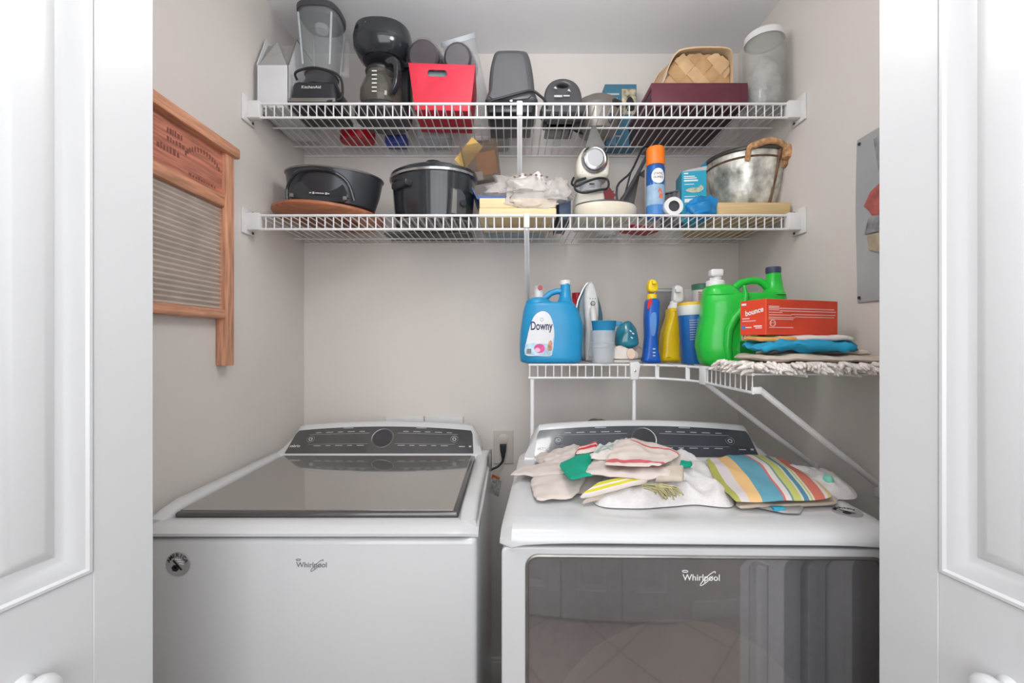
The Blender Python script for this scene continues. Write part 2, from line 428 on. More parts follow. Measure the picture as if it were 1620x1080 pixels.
# ------------------------------------------------------------------ washing machine
mat('lid_glass', (146, 142, 138), 0.09, var=0.02, vs=3, spec=1.0, coat=1.0, metal=0.5)
mat('lid_edge', (104, 103, 104), 0.18, var=0.03, metal=0.6)
mat('panel_washer', (78, 78, 78), 0.16, var=0.05, vs=5, coat=0.6)
mat('panel_dryer', (66, 70, 78), 0.16, var=0.10, vs=5, coat=0.6)
mat('panel_ring', (170, 172, 175), 0.3, metal=0.8, var=0.03)
mat('badge', (168, 168, 169), 0.35, metal=0.2, var=0.05)
def console(root, hw_b, hw_t, yb, yt, zb, zt_mid, zt_end, yback, x0, warp, pm, z_low):
    """slanted control console: white housing lofted along X with an arched top, dark panel on its slope"""
    def topz(t): return zt_end + (zt_mid - zt_end) * (1 - t * t)
    rows = []; N = 28
    for i in range(N + 1):
        t = -1 + 2 * i / N
        e = max(0.0, abs(t) - 0.90) / 0.10            # round the ends
        dz = (1 - math.sqrt(max(0, 1 - e * e))) * 0.035
        z1 = topz(t) - dz
        def X(f): return x0 + t * (hw_b + (hw_t - hw_b) * f)
        sl = [(yb - 0.012, z_low), (yb - 0.012, zb - 0.010)]
        pts = [(X(0), yb - 0.012, z_low), (X(0), yb - 0.012, zb - 0.012), (X(0), yb - 0.006, zb - 0.003)]
        for f in (0.0, 0.33, 0.66, 1.0):
            pts.append((X(f), yb + (yt - yb) * f, zb + (z1 - 0.010 - zb) * f))
        pts += [(X(1), yt + 0.006, z1 - 0.003), (X(1), yt + 0.016, z1), (X(1), yt + 0.5 * (yback - yt), z1 - 0.001), (X(1), yback - 0.006, z1 - 0.010), (X(1), yback, z1 - 0.02), (X(0), yback, z_low)]
        rows.append(pts)
    b = MB(); b.loft(rows, closed_v=True, cap=True); b.build('console', 'enamel', root, smooth=40, warp=warp)
    # dark panel
    rows = []; pw = hw_b - 0.028; ptw = hw_t - 0.022
    nrm = Vector((0, -(topz(0) - 0.01 - zb), (yt - yb))).normalized() * 0.0028
    def on(x, f, t, lift=1.0):
        z1 = topz(t)
        return Vector((x, yb + (yt - yb) * f, zb + (z1 - 0.010 - zb) * f)) + nrm * lift
    for lift in (0.0, 1.0):
        for i in range(25):
            t = -1 + 2 * i / 24; r = []
            for k in range(7):
                f = -0.005 + 0.945 * k / 6
                e = 1.0
                if abs(t) > 0.999 and k in (6,): e = 0.985
                r.append(on(x0 + t * (pw + (ptw - pw) * max(f, 0)) * e, f, t, lift))
            rows.append(r)
    b = MB(); b.loft(rows[:25]); b.loft(rows[25:])
    edge0 = [rows[i][0] for i in range(25)] + [rows[24][k] for k in range(1, 7)] + [rows[i][6] for i in range(23, -1, -1)] + [rows[0][k] for k in range(5, 0, -1)]
    edge1 = [rows[25 + i][0] for i in range(25)] + [rows[49][k] for k in range(1, 7)] + [rows[25 + i][6] for i in range(23, -1, -1)] + [rows[25][k] for k in range(5, 0, -1)]
    b.loft([edge0, edge1], closed_v=True)
    pan = b.build('control_panel', pm, root, smooth=40, warp=warp)
    # strokes and rings printed on the slope
    def P(x, f, lift=1.15): return on(x, f, (x - x0) / hw_b, lift)
    def ring(x, f, r, w_, name, m):
        bb = MB(); sx = 1.0; pts = []
        lenz = math.hypot(yt - yb, topz(0) - 0.01 - zb)
        for i in range(32):
            a = 2 * math.pi * i / 32
            pts.append(P(x + r * math.cos(a), f + r * math.sin(a) / lenz, 1.2))
        bb.tube(pts, w_, 5, closed=True); return bb.build(name, m, pan, warp=warp)
    def strokes(items, m, name='printed_marks'):
        bb = MB()
        for x, f, w_, h_ in items:
            q = [P(x - w_ / 2, f - h_), P(x + w_ / 2, f - h_), P(x + w_ / 2, f + h_), P(x - w_ / 2, f + h_)]
            bb.poly(q, 0.0003, nrm)
        return bb.build(name, m, pan, warp=warp)
    ring(x0, 0.52, 0.036, 0.0011, 'dial_ring', 'panel_ring')
    bb = MB(); lenz = math.hypot(yt - yb, topz(0) - 0.01 - zb)
    bb.poly([P(x0 + 0.031 * math.cos(2 * math.pi * i / 28), 0.52 + 0.031 * math.sin(2 * math.pi * i / 28) / lenz, 1.1) for i in range(28)], 0.0012, nrm)
    bb.build('dial', mat('dial_dark', (58, 58, 62), 0.2, var=0.05, coat=0.4), pan, warp=warp)
    for s, r in ((-0.78, 0.0125), (0.78, 0.0125)):
        ring(x0 + s * hw_b * 0.92, 0.52, r, 0.0009, 'button_ring', 'panel_ring')
        ring(x0 + s * hw_b * 0.92, 0.52, r * 0.45, 0.0009, 'button_icon', 'white_print')
    it = []
    for s in (-1, 1):
        for k in range(5):
            it.append((x0 + s * (0.075 + 0.037 * k), 0.76, 0.018 + 0.006 * (k % 2), 0.010))
            it.append((x0 + s * (0.068 + 0.036 * k), 0.26, 0.016 + 0.008 * ((k + 1) % 2), 0.010))
        it.append((x0 + s * 0.150, 0.70, 0.205, 0.004))
        it.append((x0 + s * 0.145, 0.32, 0.200, 0.003))
        it.append((x0 + s * 0.125, 0.90, 0.034, 0.010))
    it.append((x0 + hw_b * 0.80, 0.24, 0.020, 0.014)); it.append((x0 + hw_b * 0.88, 0.25, 0.008, 0.03))
    strokes(it, 'pale_print')
    # model word at the left
    tm = text_mesh('cabrio', 0.034, None, 0.0, 0.0, 0.01)
    ux = Vector((1, 0, 0)); uz = (on(x0, 1, 0, 1.2) - on(x0, 0, 0, 1.2)).normalized(); o0 = P(x0 - hw_b * 0.845, 0.27, 1.25)
    for v in tm.verts: v.co = o0 + ux * v.co.x + uz * v.co.y
    MB().merge(tm).build('lettering', 'white_print', pan, warp=warp)
    return pan
def logo(root, x, y, z, w_, m, warp, y_off=-0.0006, swirl='grey_print'):
    tm = text_mesh('Whirlpool', w_, None, 0.0005, 0.0, 0.008); k = w_
    M = Matrix.Translation((x, y + y_off, z)) @ ROT_F
    b = MB(); b.merge(tm, M); b.build('logo_lettering', m, root, warp=warp)
    pts = []
    for i in range(26):      # slanted orbit through the word
        a = R(-30) + i / 25 * R(330)
        u, v_ = 0.30 * k * math.cos(a), 0.055 * k * math.sin(a)
        ca, sa = math.cos(R(48)), math.sin(R(48))
        pts.append((x + 0.18 * k + u * ca - v_ * sa, y + y_off - 0.0003, z + (u * sa + v_ * ca) * 0.85))
    b = MB(); b.tube(pts, 0.011 * k, 5)
    ring = [(x - 0.43 * k + 0.075 * k * math.cos(2 * math.pi * i / 20), y + y_off - 0.0003, z + 0.19 * k + 0.028 * k * math.sin(2 * math.pi * i / 20)) for i in range(20)]
    b.tube(ring, 0.011 * k, 5, closed=True)
    b.build('logo_swirl', swirl, root, warp=warp)
def badge(root, M, r, warp):
    """round metal badge, AMERICA round the top, figure below; built in local XZ facing -Y then placed by M"""
    b = MB(); b.lathe([(r, 0), (r, 0.0012), (r * 0.97, 0.0018), (0, 0.0018)], 32, M=M @ ROT_F)
    bd = b.build('badge', 'badge', root, warp=warp)
    b = MB()
    for i, ch in enumerate('AMERICA'):
        a = R(66 - 22 * i)
        tm = text_mesh(ch, None, r * 0.30, 0.0004, 0, 0.01)
        b.merge(tm, M @ Matrix.Translation((-math.sin(a) * r * 0.78, -0.0019, math.cos(a) * r * 0.78)) @ Matrix.Rotation(-a, 4, 'Y') @ ROT_F)
    b.build('lettering', 'black_print', bd, warp=warp)
    b = MB()
    def pl(pts): 
        tb = bmesh.new(); vs = [tb.verts.new((p[0] * r, -0.0022, p[1] * r)) for p in pts]; tb.faces.new(vs); b.merge(tb, M)
    pl([(-0.42, 0.30), (-0.30, 0.40), (0.42, -0.42), (0.26, -0.48)])
    pl([(-0.5, -0.25), (-0.28, 0.0), (0.05, -0.12), (0.12, -0.40), (-0.1, -0.58), (-0.4, -0.52)])
    b.build('emblem', 'black_print', bd, warp=warp)
    b = MB()
    for z0, x0_, x1_ in ((0.40, -0.2, 0.30), (0.22, -0.02, 0.50), (0.04, 0.14, 0.52), (-0.28, -0.3, -0.1)):
        pl([(x0_, z0), (x1_, z0 - 0.06), (x1_, z0 + 0.05), (x0_, z0 + 0.10)])
    b.build('emblem_stripes', 'white_print', bd, warp=warp)

WX, WY = -0.436, 0.93
washer = thing('washing_machine', 'white top-loading washing machine with grey glass lid, left of the dryer', 'washing machine', (WX, WY + 0.33, 0))
T = lambda v: Vector((v.x - WX, v.y - WY - 0.33, v.z))
hw = 0.362
b = MB(); b.bb(WX - hw, WX + hw, WY, WY + 0.66, 0.02, 0.9245, 0.012, 3); b.build('cabinet', 'enamel', washer, warp=T)
for sx in (-1, 1):
    for yy in (0.06, 0.60): MB().lathe([(0.02, 0), (0.02, 0.008), (0.008, 0.010), (0.008, 0.03)], 12, M=Matrix.Translation((WX + sx * 0.31, WY + yy, 0))).build('foot', 'black_plastic', washer, warp=T)
# top: front bar, side rims and deck under the lid
LX0, LX1, LY0, LY1 = -0.752, -0.120, 0.985, 1.452
rows = []
for (y, z) in ((WY + 0.004, 0.9275), (WY - 0.004, 0.932), (WY - 0.004, 0.938), (WY + 0.010, 0.947), (WY + 0.030, 0.9515), (WY + 0.052, 0.949), (WY + 0.056, 0.944), (1.46, 0.952), (WY + 0.655, 0.952), (WY + 0.655, 0.9275)):
    r = []
    for i in range(21):
        t = -1 + 2 * i / 20; x = WX + t * (hw + 0.002)
        e = max(0, abs(t) - 0.95) / 0.05; q = (1 - math.sqrt(max(0, 1 - e * e)))
        r.append((x, y + q * 0.02 if y < 1.0 else y, z - q * 0.010 if z > 0.93 else z))
    rows.append(r)
b = MB(); b.loft(rows)
b.loft([[r[0] for r in rows], [(WX - hw, 1.2, 0.9275)] * len(rows)]); b.loft([[r[-1] for r in rows], [(WX + hw, 1.2, 0.9275)] * len(rows)])
b.build('top_deck', 'enamel', washer, smooth=40, warp=T)
for sx, nm in ((-1, 'side_rim'), (1, 'side_rim')):
    xo = WX + sx * (hw - 0.003); xi = LX0 - 0.004 if sx < 0 else LX1 + 0.004
    rows = []
    for j in range(15):
        f = j / 14; y = WY + 0.03 + (1.50 - WY - 0.03) * f
        lift = 0.955 + 0.017 * min(1, f * 7) ** 0.6
        rows.append([(xo, y, 0.928), (xo, y, lift - 0.010), (xo - sx * 0.003, y, lift - 0.003), (xo - sx * 0.010, y, lift), (xi + sx * 0.006, y, lift - 0.003), (xi + sx * 0.001, y, lift - 0.007), (xi, y, 0.940)])
    b = MB(); b.loft(rows, cap=True); b.build(nm, 'enamel', washer, smooth=50, warp=T)
# lid
b = MB()
cx, cw, cy, cd = (LX0 + LX1) / 2, LX1 - LX0, (LY0 + LY1) / 2, LY1 - LY0
b.box((cx, cy, 0.9555), (cw, cd, 0.014), 0.005, 3, rot=(R(0.9), 0, 0)); lid = b.build('lid', 'lid_edge', washer, warp=T)
b = MB(); b.box((cx - 0.004, cy + 0.004, 0.9630), (cw - 0.016, cd - 0.016, 0.0026), 0.001, 1, rot=(R(0.9), 0, 0)); b.build('glass', 'lid_glass', lid, warp=T)
console(washer, 0.338, 0.322, 1.456, 1.532, 0.972, 1.060, 1.045, 1.60, -0.437, T, 'panel_washer', 0.93)
logo(washer, at(493, 893, WY).x, WY, at(493, 894, WY).z, 0.064, 'grey_print', T)
badge(washer, Matrix.Translation((at(282, 892, WY).x, WY, at(282, 892, WY).z)), 0.0255, T)
# label and water hose fitting on its right side
b = MB(); b.bb(WX + hw, WX + hw + 0.008, 1.40, 1.46, 0.93, 0.985, 0.002); b.build('hinge_cap', 'mid_grey', washer, warp=T)
tg = MB(); tg.box(at(784, 770, 1.50), (0.002, 0.035, 0.055), rot=(R(12), 0, R(60))); tg.build('care_tag', mat('tag_grey', (150, 152, 150), 0.6, var=0.25, vs=90), washer, warp=T)
tg = MB(); tg.box(at(784, 756, 1.505), (0.003, 0.03, 0.016), rot=(R(12), 0, R(60))); tg.build('tag_band', mat('tag_orange', (190, 96, 48), 0.6), washer, warp=T)

# ------------------------------------------------------------------ dryer
DW = 0.745; D0 = Vector((-0.0234, 0.82, 0))
def D(v): return Vector((D0.x + v.x + v.y * 0.085, D0.y - v.x * 0.0175 + v.y, v.z))
DB = D(Vector((DW / 2, 0.33, 0)))
TD = lambda v: D(v) - DB
dryer = thing('clothes_dryer', 'white front-loading dryer with dark window, laundry heaped on top', 'dryer', DB)
FD = 0.0
b = MB(); b.bb(0.004, DW - 0.004, 0.016, 0.555, 0.02, 0.9610, 0.010, 2); b.build('cabinet', 'enamel', dryer, warp=TD)
for ux in (0.05, DW - 0.05):
    for yy in (0.08, 0.50): MB().lathe([(0.02, 0), (0.02, 0.008), (0.008, 0.010), (0.008, 0.03)], 12, M=Matrix.Translation((ux, yy, 0))).build('foot', 'black_plastic', dryer, warp=TD)
rows = []
prof = [(0.010, 0.9630), (-0.006, 0.9650), (-0.012, 0.9690), (-0.012, 0.9760), (-0.006, 0.9860), (0.006, 0.9930), (0.022, 0.9970), (0.05, 0.9985), (0.20, 0.9995), (0.47, 1.000), (0.555, 1.000), (0.555, 0.963)]
for i in range(33):
    u = DW * i / 32
    e = max(0.0, abs(2 * u / DW - 1) - 0.93) / 0.07; q = 1 - math.sqrt(max(0, 1 - e * e))
    arch = 0.004 * max(0, 1 - (abs(2 * u / DW - 1) / 0.86) ** 8)
    r = []
    for v_, z in prof:
        zz = z - q * 0.016 * (1 if z > 0.985 else 0.3 if z > 0.97 else 0)
        if z < 0.971: zz = z + arch - 0.005 * (1 if abs(2 * u / DW - 1) > 0.9 else 0)
        r.append((u, v_ + (q * 0.018 if v_ < 0.1 else 0), zz))
    rows.append(r)
b = MB(); b.loft(rows, closed_v=True, cap=True); b.build('top_deck', 'enamel', dryer, smooth=40, warp=TD)
console(dryer, 0.350, 0.334, 0.460, 0.522, 1.008, 1.100, 1.084, 0.572, DW / 2 - 0.002, TD, 'panel_dryer', 0.97)
# door: white frame, window with thin bright edge, porthole bowl behind tinted glass
def rrect(x0, x1, z0, z1, r, n=6):
    p = []
    for cx_, cz_, a0 in ((x1 - r, z1 - r, 0), (x0 + r, z1 - r, 90), (x0 + r, z0 + r, 180), (x1 - r, z0 + r, 270)):
        for i in range(n + 1):
            a = R(a0 + 90 * i / n); p.append((cx_ + r * math.cos(a), cz_ + r * math.sin(a)))
    return p
WIN = (0.049, 0.706, 0.30, 0.9455)
b = MB(); b.slab(rrect(0.004, DW - 0.004, 0.22, 0.9605, 0.012), 0.018, 0.004, [rrect(*WIN, 0.022)], M=Matrix.Translation((0, 0.007, 0))); dd = b.build('door', 'enamel', dryer, warp=TD)
b = MB(); pts = [(x, 0.0000, z) for x, z in rrect(WIN[0] + 0.002, WIN[1] - 0.002, WIN[2] + 0.002, WIN[3] - 0.002, 0.021)]; b.tube(pts, 0.0032, 6, closed=True); b.build('window_trim', 'dull_metal', dd, warp=TD)
mat('window_tint', (176, 175, 178), 0.04, var=0.05, vs=4, alpha=0.62, spec=1.0, coat=1.0, metal=0.8)
mat('window_inner', (140, 140, 148), 0.6, var=0.18, vs=60)
mat('bowl_glass', (236, 230, 222), 0.25, var=0.03)
b = MB(); b.slab(rrect(WIN[0] + 0.003, WIN[1] - 0.003, WIN[2] + 0.003, WIN[3] - 0.003, 0.020), 0.004, 0.0005, M=Matrix.Translation((0, 0.006, 0))); b.build('window_glass', 'window_tint', dd, warp=TD)
b = MB(); b.bb(WIN[0], WIN[1], 0.0145, 0.0165, WIN[2], WIN[3]); b.build('inner_panel', 'window_inner', dd, warp=TD)
b = MB(); MM = Matrix.Translation((0.335, 0.0145, 0.565)) @ Matrix.Rotation(R(90), 4, 'X')
b.lathe([(0.255, 0.0), (0.252, 0.003), (0.235, 0.0035), (0.228, 0.0015), (0.14, 0.0012), (0.0, 0.0012)], 48, M=MM); b.build('porthole', 'bowl_glass', dd, warp=TD)
logo(dryer, 0.372, 0.0035, 0.903, 0.068, 'white_print', TD, swirl='white_print')
p = at(1339, 809, 0.885); pu = (p.x - D0.x - 0.085 * (p.y - D0.y), p.y - D0.y)
badge(dryer, Matrix.Translation((pu[0], pu[1] + 0.012, 0.9985)) @ Matrix.Rotation(R(-90), 4, 'X'), 0.0265, TD)

# ------------------------------------------------------------------ wire shelving
SYF, SYB = 1.372, 1.742
def wire_obj(root, yf, yb, lip, r=0.0021):
    b = MB(); b.tube([(0, yb, 0), (0, yf, 0), (0, yf - 0.0005, -0.0012), (0, yf, -lip)], r, 6)
    return b
def wire_shelf(name, label, z, x0, x1, lip=0.042, pitch=0.0262):
    root = thing(name, label, 'shelf', ((x0 + x1) / 2, SYB, z), group='full-width wire shelves')
    c = (x0 + x1) / 2
    def Tt(v): return Vector((v.x - c, v.y - SYB, v.z))
    for nm, y, dz, r in (('front_rail', SYF - 0.003, 0.0005, 0.0040), ('lower_rail', SYF - 0.003, -lip, 0.0038), ('deck_rod', 1.515, -0.004, 0.0032), ('deck_rod', 1.66, -0.004, 0.0026), ('back_rail', SYB, -0.004, 0.003)):
        b = MB(); b.tube([(x0 + 0.004, y, dz), (x1 - 0.004, y, dz)], r, 8); b.build(nm, 'white_wire', root, warp=Tt)
    n = int((x1 - x0 - 0.06) / pitch); xs = [c + (i - n / 2) * pitch for i in range(n + 1)]
    first = wire_obj(root, SYF, SYB, lip).build('wire', 'white_wire', root, loc=(xs[0] - c, -SYB, 0))
    for x in xs[1:]: copy_part(first, root, (x - c, -SYB, 0))
    for s, xw in ((1, x0), (-1, x1)):
        b = MB()
        b.bb(min(xw, xw + s * 0.008), max(xw, xw + s * 0.008), SYF - 0.030, SYF + 0.030, -0.058, 0.022, 0.003)
        b.bb(min(xw, xw + s * 0.046), max(xw, xw + s * 0.046), SYF - 0.014, SYF + 0.012, -0.046, 0.008, 0.004)
        br_ = b.build('end_bracket', 'white_plastic', root, warp=Tt)
        b = MB()
        for dz in (-0.050, 0.014): b.lathe([(0.004, 0), (0.004, 0.002), (0, 0.0025)], 10, M=Matrix.Translation((xw + s * 0.008, SYF + 0.018, dz)) @ Matrix.Rotation(R(90 * s), 4, 'Y'))
        b.build('screw', 'dark_grey', br_, warp=Tt)
    return root
Z1, Z2, Z3 = 2.074, 1.729, 1.266
up_shelf = wire_shelf('wire_shelf', 'upper white wire shelf carrying the blender and red bin', Z1, XL, XR)
mid_shelf = wire_shelf('wire_shelf', 'middle white wire shelf carrying the black slow cooker and metal pot', Z2, XL, XR)

for rt, xa, xb in ((up_shelf, 0.0235, 0.030), (mid_shelf, 0.045, 0.063)):      # diagonal brace from the front rail to the wall
    c = (XL + XR) / 2
    b = MB(); b.tube([(xa - c, SYF - SYB - 0.006, -0.004), (xa - c, SYF - SYB - 0.006, -0.040), (xb - c, 0.002, -0.300)], 0.0085, 10); br_ = b.build('brace', 'white_wire', rt)
    b = MB(); b.box((xa - c, SYF - SYB - 0.010, -0.018), (0.018, 0.014, 0.044), 0.003); b.build('clip', 'white_plastic', br_)

# small corner shelf: back run, corner, side run, braces
cs = thing('corner_wire_shelf', 'small white wire corner shelf holding detergent above the dryer', 'shelf', (0.45, 1.742, Z3))
def Tc(v): return Vector((v.x - 0.45, v.y - 1.742, v.z))
YC, XC = 1.40, 0.540
YE = 0.99
lip = 0.041
corner = [(0.386, YC), (0.455, YC - 0.022), (0.515, YC - 0.085), (XC, 1.25)]
path = [(0.052, YC)] + corner + [(XC, YE)]
for nm, dz in (('front_rail', 0.0), ('lower_rail', -lip)):
    b = MB(); pts = [Vector((x, y, dz)) for x, y in path]
    b.tube([pts[0], pts[1]], 0.0036, 8); b.tube(cr(pts[1:5], 5, False), 0.0036, 8); b.tube([pts[4], pts[5]], 0.0036, 8)
    b.build(nm, 'white_wire', cs, warp=Tc)
b = MB(); b.tube([(0.052, 1.742, -0.003), (XR - 0.006, 1.742, -0.003)], 0.003, 8); b.build('back_rail', 'white_wire', cs, warp=Tc)
b = MB(); b.tube([(XR - 0.006, 1.742, -0.003), (XR - 0.006, YE, -0.003)], 0.003, 8); b.build('side_rail', 'white_wire', cs, warp=Tc)
for y in (1.52, 1.64):
    b = MB(); b.tube([(0.052, y, -0.004), (XR - 0.006, y, -0.004)], 0.0026, 8); b.build('deck_rod', 'white_wire', cs, warp=Tc)
for x in (0.66, 0.78):
    b = MB(); b.tube([(x, YE, -0.004), (x, 1.5, -0.004)], 0.0026, 8); b.build('deck_rod', 'white_wire', cs, warp=Tc)
n = 13; first = None
for i in range(n + 1):
    x = 0.056 + 0.0253 * i
    if first is None:
        first = wire_obj(cs, YC, 1.742, lip).build('wire', 'white_wire', cs, loc=(x - 0.45, -1.742, 0))
    else: copy_part(first, cs, (x - 0.45, -1.742, 0))
first = None
for i in range(11):
    y = YE + 0.004 + 0.0253 * i
    if first is None:
        b = MB(); b.tube([(XR - 0.006, 0, 0), (XC, 0, 0), (XC, 0, -lip)], 0.0020, 6); first = b.build('wire', 'white_wire', cs, loc=(-0.45, y - 1.742, 0))
    else: copy_part(first, cs, (-0.45, y - 1.742, 0))
for i in range(10):
    x = 0.41 + 0.0253 * i * 1.6
    yy = YC - 0.004 if x < 0.40 else (1.27 if x > 0.54 else 1.25 + (0.54 - x) * 0.9)
    b = MB(); b.tube([(x, 1.742, 0), (x, yy + 0.01, 0)], 0.0020, 6); b.build('wire', 'white_wire', cs, warp=Tc)
for x, y in ((0.452, YC - 0.021), (0.520, YC - 0.09)):
    b = MB(); b.bb(x - 0.006, x + 0.006, y - 0.002, y + 0.002, -lip, 0.0); b.build('corner_strut', 'white_wire', cs, warp=Tc)
# corner clips
b = MB(); b.slab([(-0.015, 0.008), (-0.013, -0.046), (0.010, -0.046), (0.014, -0.020), (0.018, 0.004), (0.010, 0.010)], 0.012, 0.002, M=Matrix.Translation((0.386, YC - 0.005, 0))); ck = b.build('clip', 'white_plastic', cs, warp=Tc)
b = MB(); b.lathe([(0.0035, 0), (0.0035, 0.002), (0, 0.003)], 10, M=Matrix.Translation((0.386, YC - 0.011, -0.018)) @ Matrix.Rotation(R(90), 4, 'X')); b.build('screw', 'chrome', ck, warp=Tc)
b = MB(); b.box((XC, 1.245, -0.021), (0.012, 0.030, 0.052), 0.002, rot=(0, 0, R(10))); b.build('clip', 'white_plastic', cs, warp=Tc)
b = MB(); b.box((XC + 0.010, YE + 0.006, -0.036), (0.022, 0.012, 0.016), 0.003); b.build('clip', 'white_plastic', cs, warp=Tc)
# braces down to the right wall and the poles
for a, e in (((XC + 0.006, 1.262, -0.040), (XR - 0.004, 1.300, -0.293)), ((XC + 0.022, 1.008, -0.034), (XR - 0.004, 1.075, -0.275))):
    b = MB(); A, E = Vector(a), Vector(e); b.tube([A, E], 0.0072, 10); b.bb(E.x - 0.006, XR - 0.0005, E.y - 0.010, E.y + 0.010, E.z - 0.028, E.z + 0.010, 0.002)
    b.build('brace', 'white_wire', cs, warp=Tc)
b = MB(); b.tube([(0.386, YC - 0.002, -0.045), (0.386, YC + 0.004, -1.262)], 0.0062, 10); b.build('pole', 'white_wire', cs, warp=Tc)
b = MB(); b.tube([(0.064, YC + 0.002, -0.045), (0.064, YC + 0.004, -1.262)], 0.0066, 10); b.build('pole', 'white_wire', cs, warp=Tc)

# ------------------------------------------------------------------ fittings on the walls
ob = thing('laundry_supply_box', 'white recessed supply box frame on the wall above the washer', 'supply box', at(672, 690, 1.745))
oc = ob.location
def Tb(v): return Vector(v) - oc
for px0, px1 in ((611, 671), (673, 733)):
    A = at(px0, 658, 1.745); E = at(px1, 700, 1.745)
    b = MB()
    b.bb(A.x, E.x, 1.735, 1.7498, A.z - 0.050, A.z, 0.003); b.bb(A.x, E.x, 1.735, 1.7498, E.z, E.z + 0.02, 0.003)
    b.bb(A.x, A.x + 0.022, 1.7355, 1.7498, E.z + 0.02, A.z - 0.05); b.bb(E.x - 0.022, E.x, 1.7355, 1.7498, E.z + 0.02, A.z - 0.05)
    b.build('frame', 'white_plastic', ob, warp=lambda v: v - oc)
    b = MB(); b.bb(A.x + 0.02, E.x - 0.02, 1.7485, 1.7499, E.z + 0.018, A.z - 0.048); b.build('recess', 'mid_grey', ob, warp=lambda v: v - oc)
A = at(781, 680, 1.747); E = at(812, 733, 1.747); oc2 = (A + E) / 2
ot = thing('wall_outlet', 'beige wall outlet plate between washer and dryer', 'outlet', oc2)
b = MB(); b.slab(rrect(A.x, E.x, E.z, A.z, 0.003), 0.006, 0.002, M=Matrix.Translation((0, 1.7465, 0))); b.build('plate', mat('outlet_plate', (205, 198, 192), 0.4), ot, warp=lambda v: v - oc2)
b = MB(); b.lathe([(0.020, 0), (0.020, 0.003), (0.019, 0.0035), (0, 0.0035)], 20, M=Matrix.Translation(((A.x + E.x) / 2, 1.7436, A.z - 0.035)) @ Matrix.Rotation(R(90), 4, 'X')); b.build('socket', 'outlet_plate', ot, warp=lambda v: v - oc2)
pl = thing('power_cord', 'black plug and cord in the outlet between the machines', 'cord', at(796, 712, 1.73))
pc = pl.location.copy()
b = MB(); b.slab([(-0.013, 0.024), (0.013, 0.024), (0.011, 0.0), (0.005, -0.030), (-0.005, -0.030), (-0.011, 0.0)], 0.022, 0.004, M=Matrix.Translation((0, -0.002, 0.0))); b.build('plug', 'cord_black', pl)
b = MB(); b.tube([(0, -0.002, -0.028), (-0.004, -0.004, -0.045), (-0.022, -0.008, -0.062), (-0.050, -0.020, -0.075), (-0.080, -0.05, -0.12), (-0.09, -0.06, -0.30)], 0.0042, 8, smooth=5); b.build('cord', 'cord_black', pl)
# vent duct rising behind the dryer
A = at(952, 667, 1.60)
b = MB(); b.tube([(A.x - 0.02, 1.60, 0.55), (A.x - 0.012, 1.60, 0.85), (A.x, 1.60, A.z - 0.045), (A.x, 1.64, A.z - 0.045), (A.x, 1.738, A.z - 0.055)], 0.043, 16, smooth=4)
dv = tag(b.build('vent_duct', mat('duct', (120, 108, 78), 0.5, metal=0.4, var=0.3, vs=40)), 'dark metallic vent duct just showing behind the dryer console', 'duct')

# ------------------------------------------------------------------ washboard on the left wall
mat('red_wood', (204, 148, 118), 0.5, var=0.16, vs=9, stretch=(12, 1, 12), bump=0.1, bs=60)
mat('red_wood_up', (206, 150, 120), 0.5, var=0.16, vs=9, stretch=(12, 12, 1), bump=0.1, bs=60)
mat('wood_print', (140, 86, 70), 0.7, var=0.05)
mat('zinc', (208, 197, 188), 0.4, metal=0.15, var=0.05)
WB0, WB1 = 0.918, 1.262
wb = thing('washboard', 'wooden washboard with ribbed metal face hung on the left wall', 'washboard', (XL + 0.0005, (WB0 + WB1) / 2, 1.27))
def Tw(v): return Vector((v.x - XL - 0.0005, v.y - (WB0 + WB1) / 2, v.z - 1.27))
x0 = XL + 0.001
for y0 in (WB0, WB1 - 0.036):
    b = MB(); b.bb(x0, x0 + 0.030, y0, y0 + 0.036, 1.272, 1.865, 0.003); b.build('leg', 'red_wood_up', wb, warp=Tw)
b = MB(); b.bb(x0, x0 + 0.040, WB0 - 0.014, WB1 + 0.014, 1.862, 1.893, 0.006); b.build('top_rail', 'red_wood', wb, warp=Tw)
b = MB(); b.bb(x0 + 0.004, x0 + 0.018, WB0 + 0.036, WB1 - 0.036, 1.742, 1.862); hp = b.build('head_panel', mat('red_wood_panel', (188, 122, 102), 0.55, var=0.18, vs=10, stretch=(10, 1, 14)), wb, warp=Tw)
b = MB(); b.bb(x0 + 0.002, x0 + 0.026, WB0 + 0.034, WB1 - 0.034, 1.712, 1.744, 0.004); b.build('cross_rail', 'red_wood', wb, warp=Tw)
b = MB(); b.bb(x0 + 0.002, x0 + 0.028, WB0 + 0.034, WB1 - 0.030, 1.402, 1.430, 0.008); b.build('bottom_rail', 'red_wood', wb, warp=Tw)
rows = []; zt, zb_ = 1.714, 1.428; NR = 22
for i in range(NR * 8 + 1):
    z = zb_ + (zt - zb_) * i / (NR * 8); x = x0 + 0.013 + 0.0042 * math.sin(2 * math.pi * i / 8)
    rows.append([(x, WB0 + 0.034, z), (x, WB1 - 0.034, z)])
b = MB(); b.loft(rows); b.bb(x0 + 0.001, x0 + 0.004, WB0 + 0.034, WB1 - 0.034, zb_, zt)
b.build('ribbed_face', 'zinc', wb, smooth=60, warp=Tw)
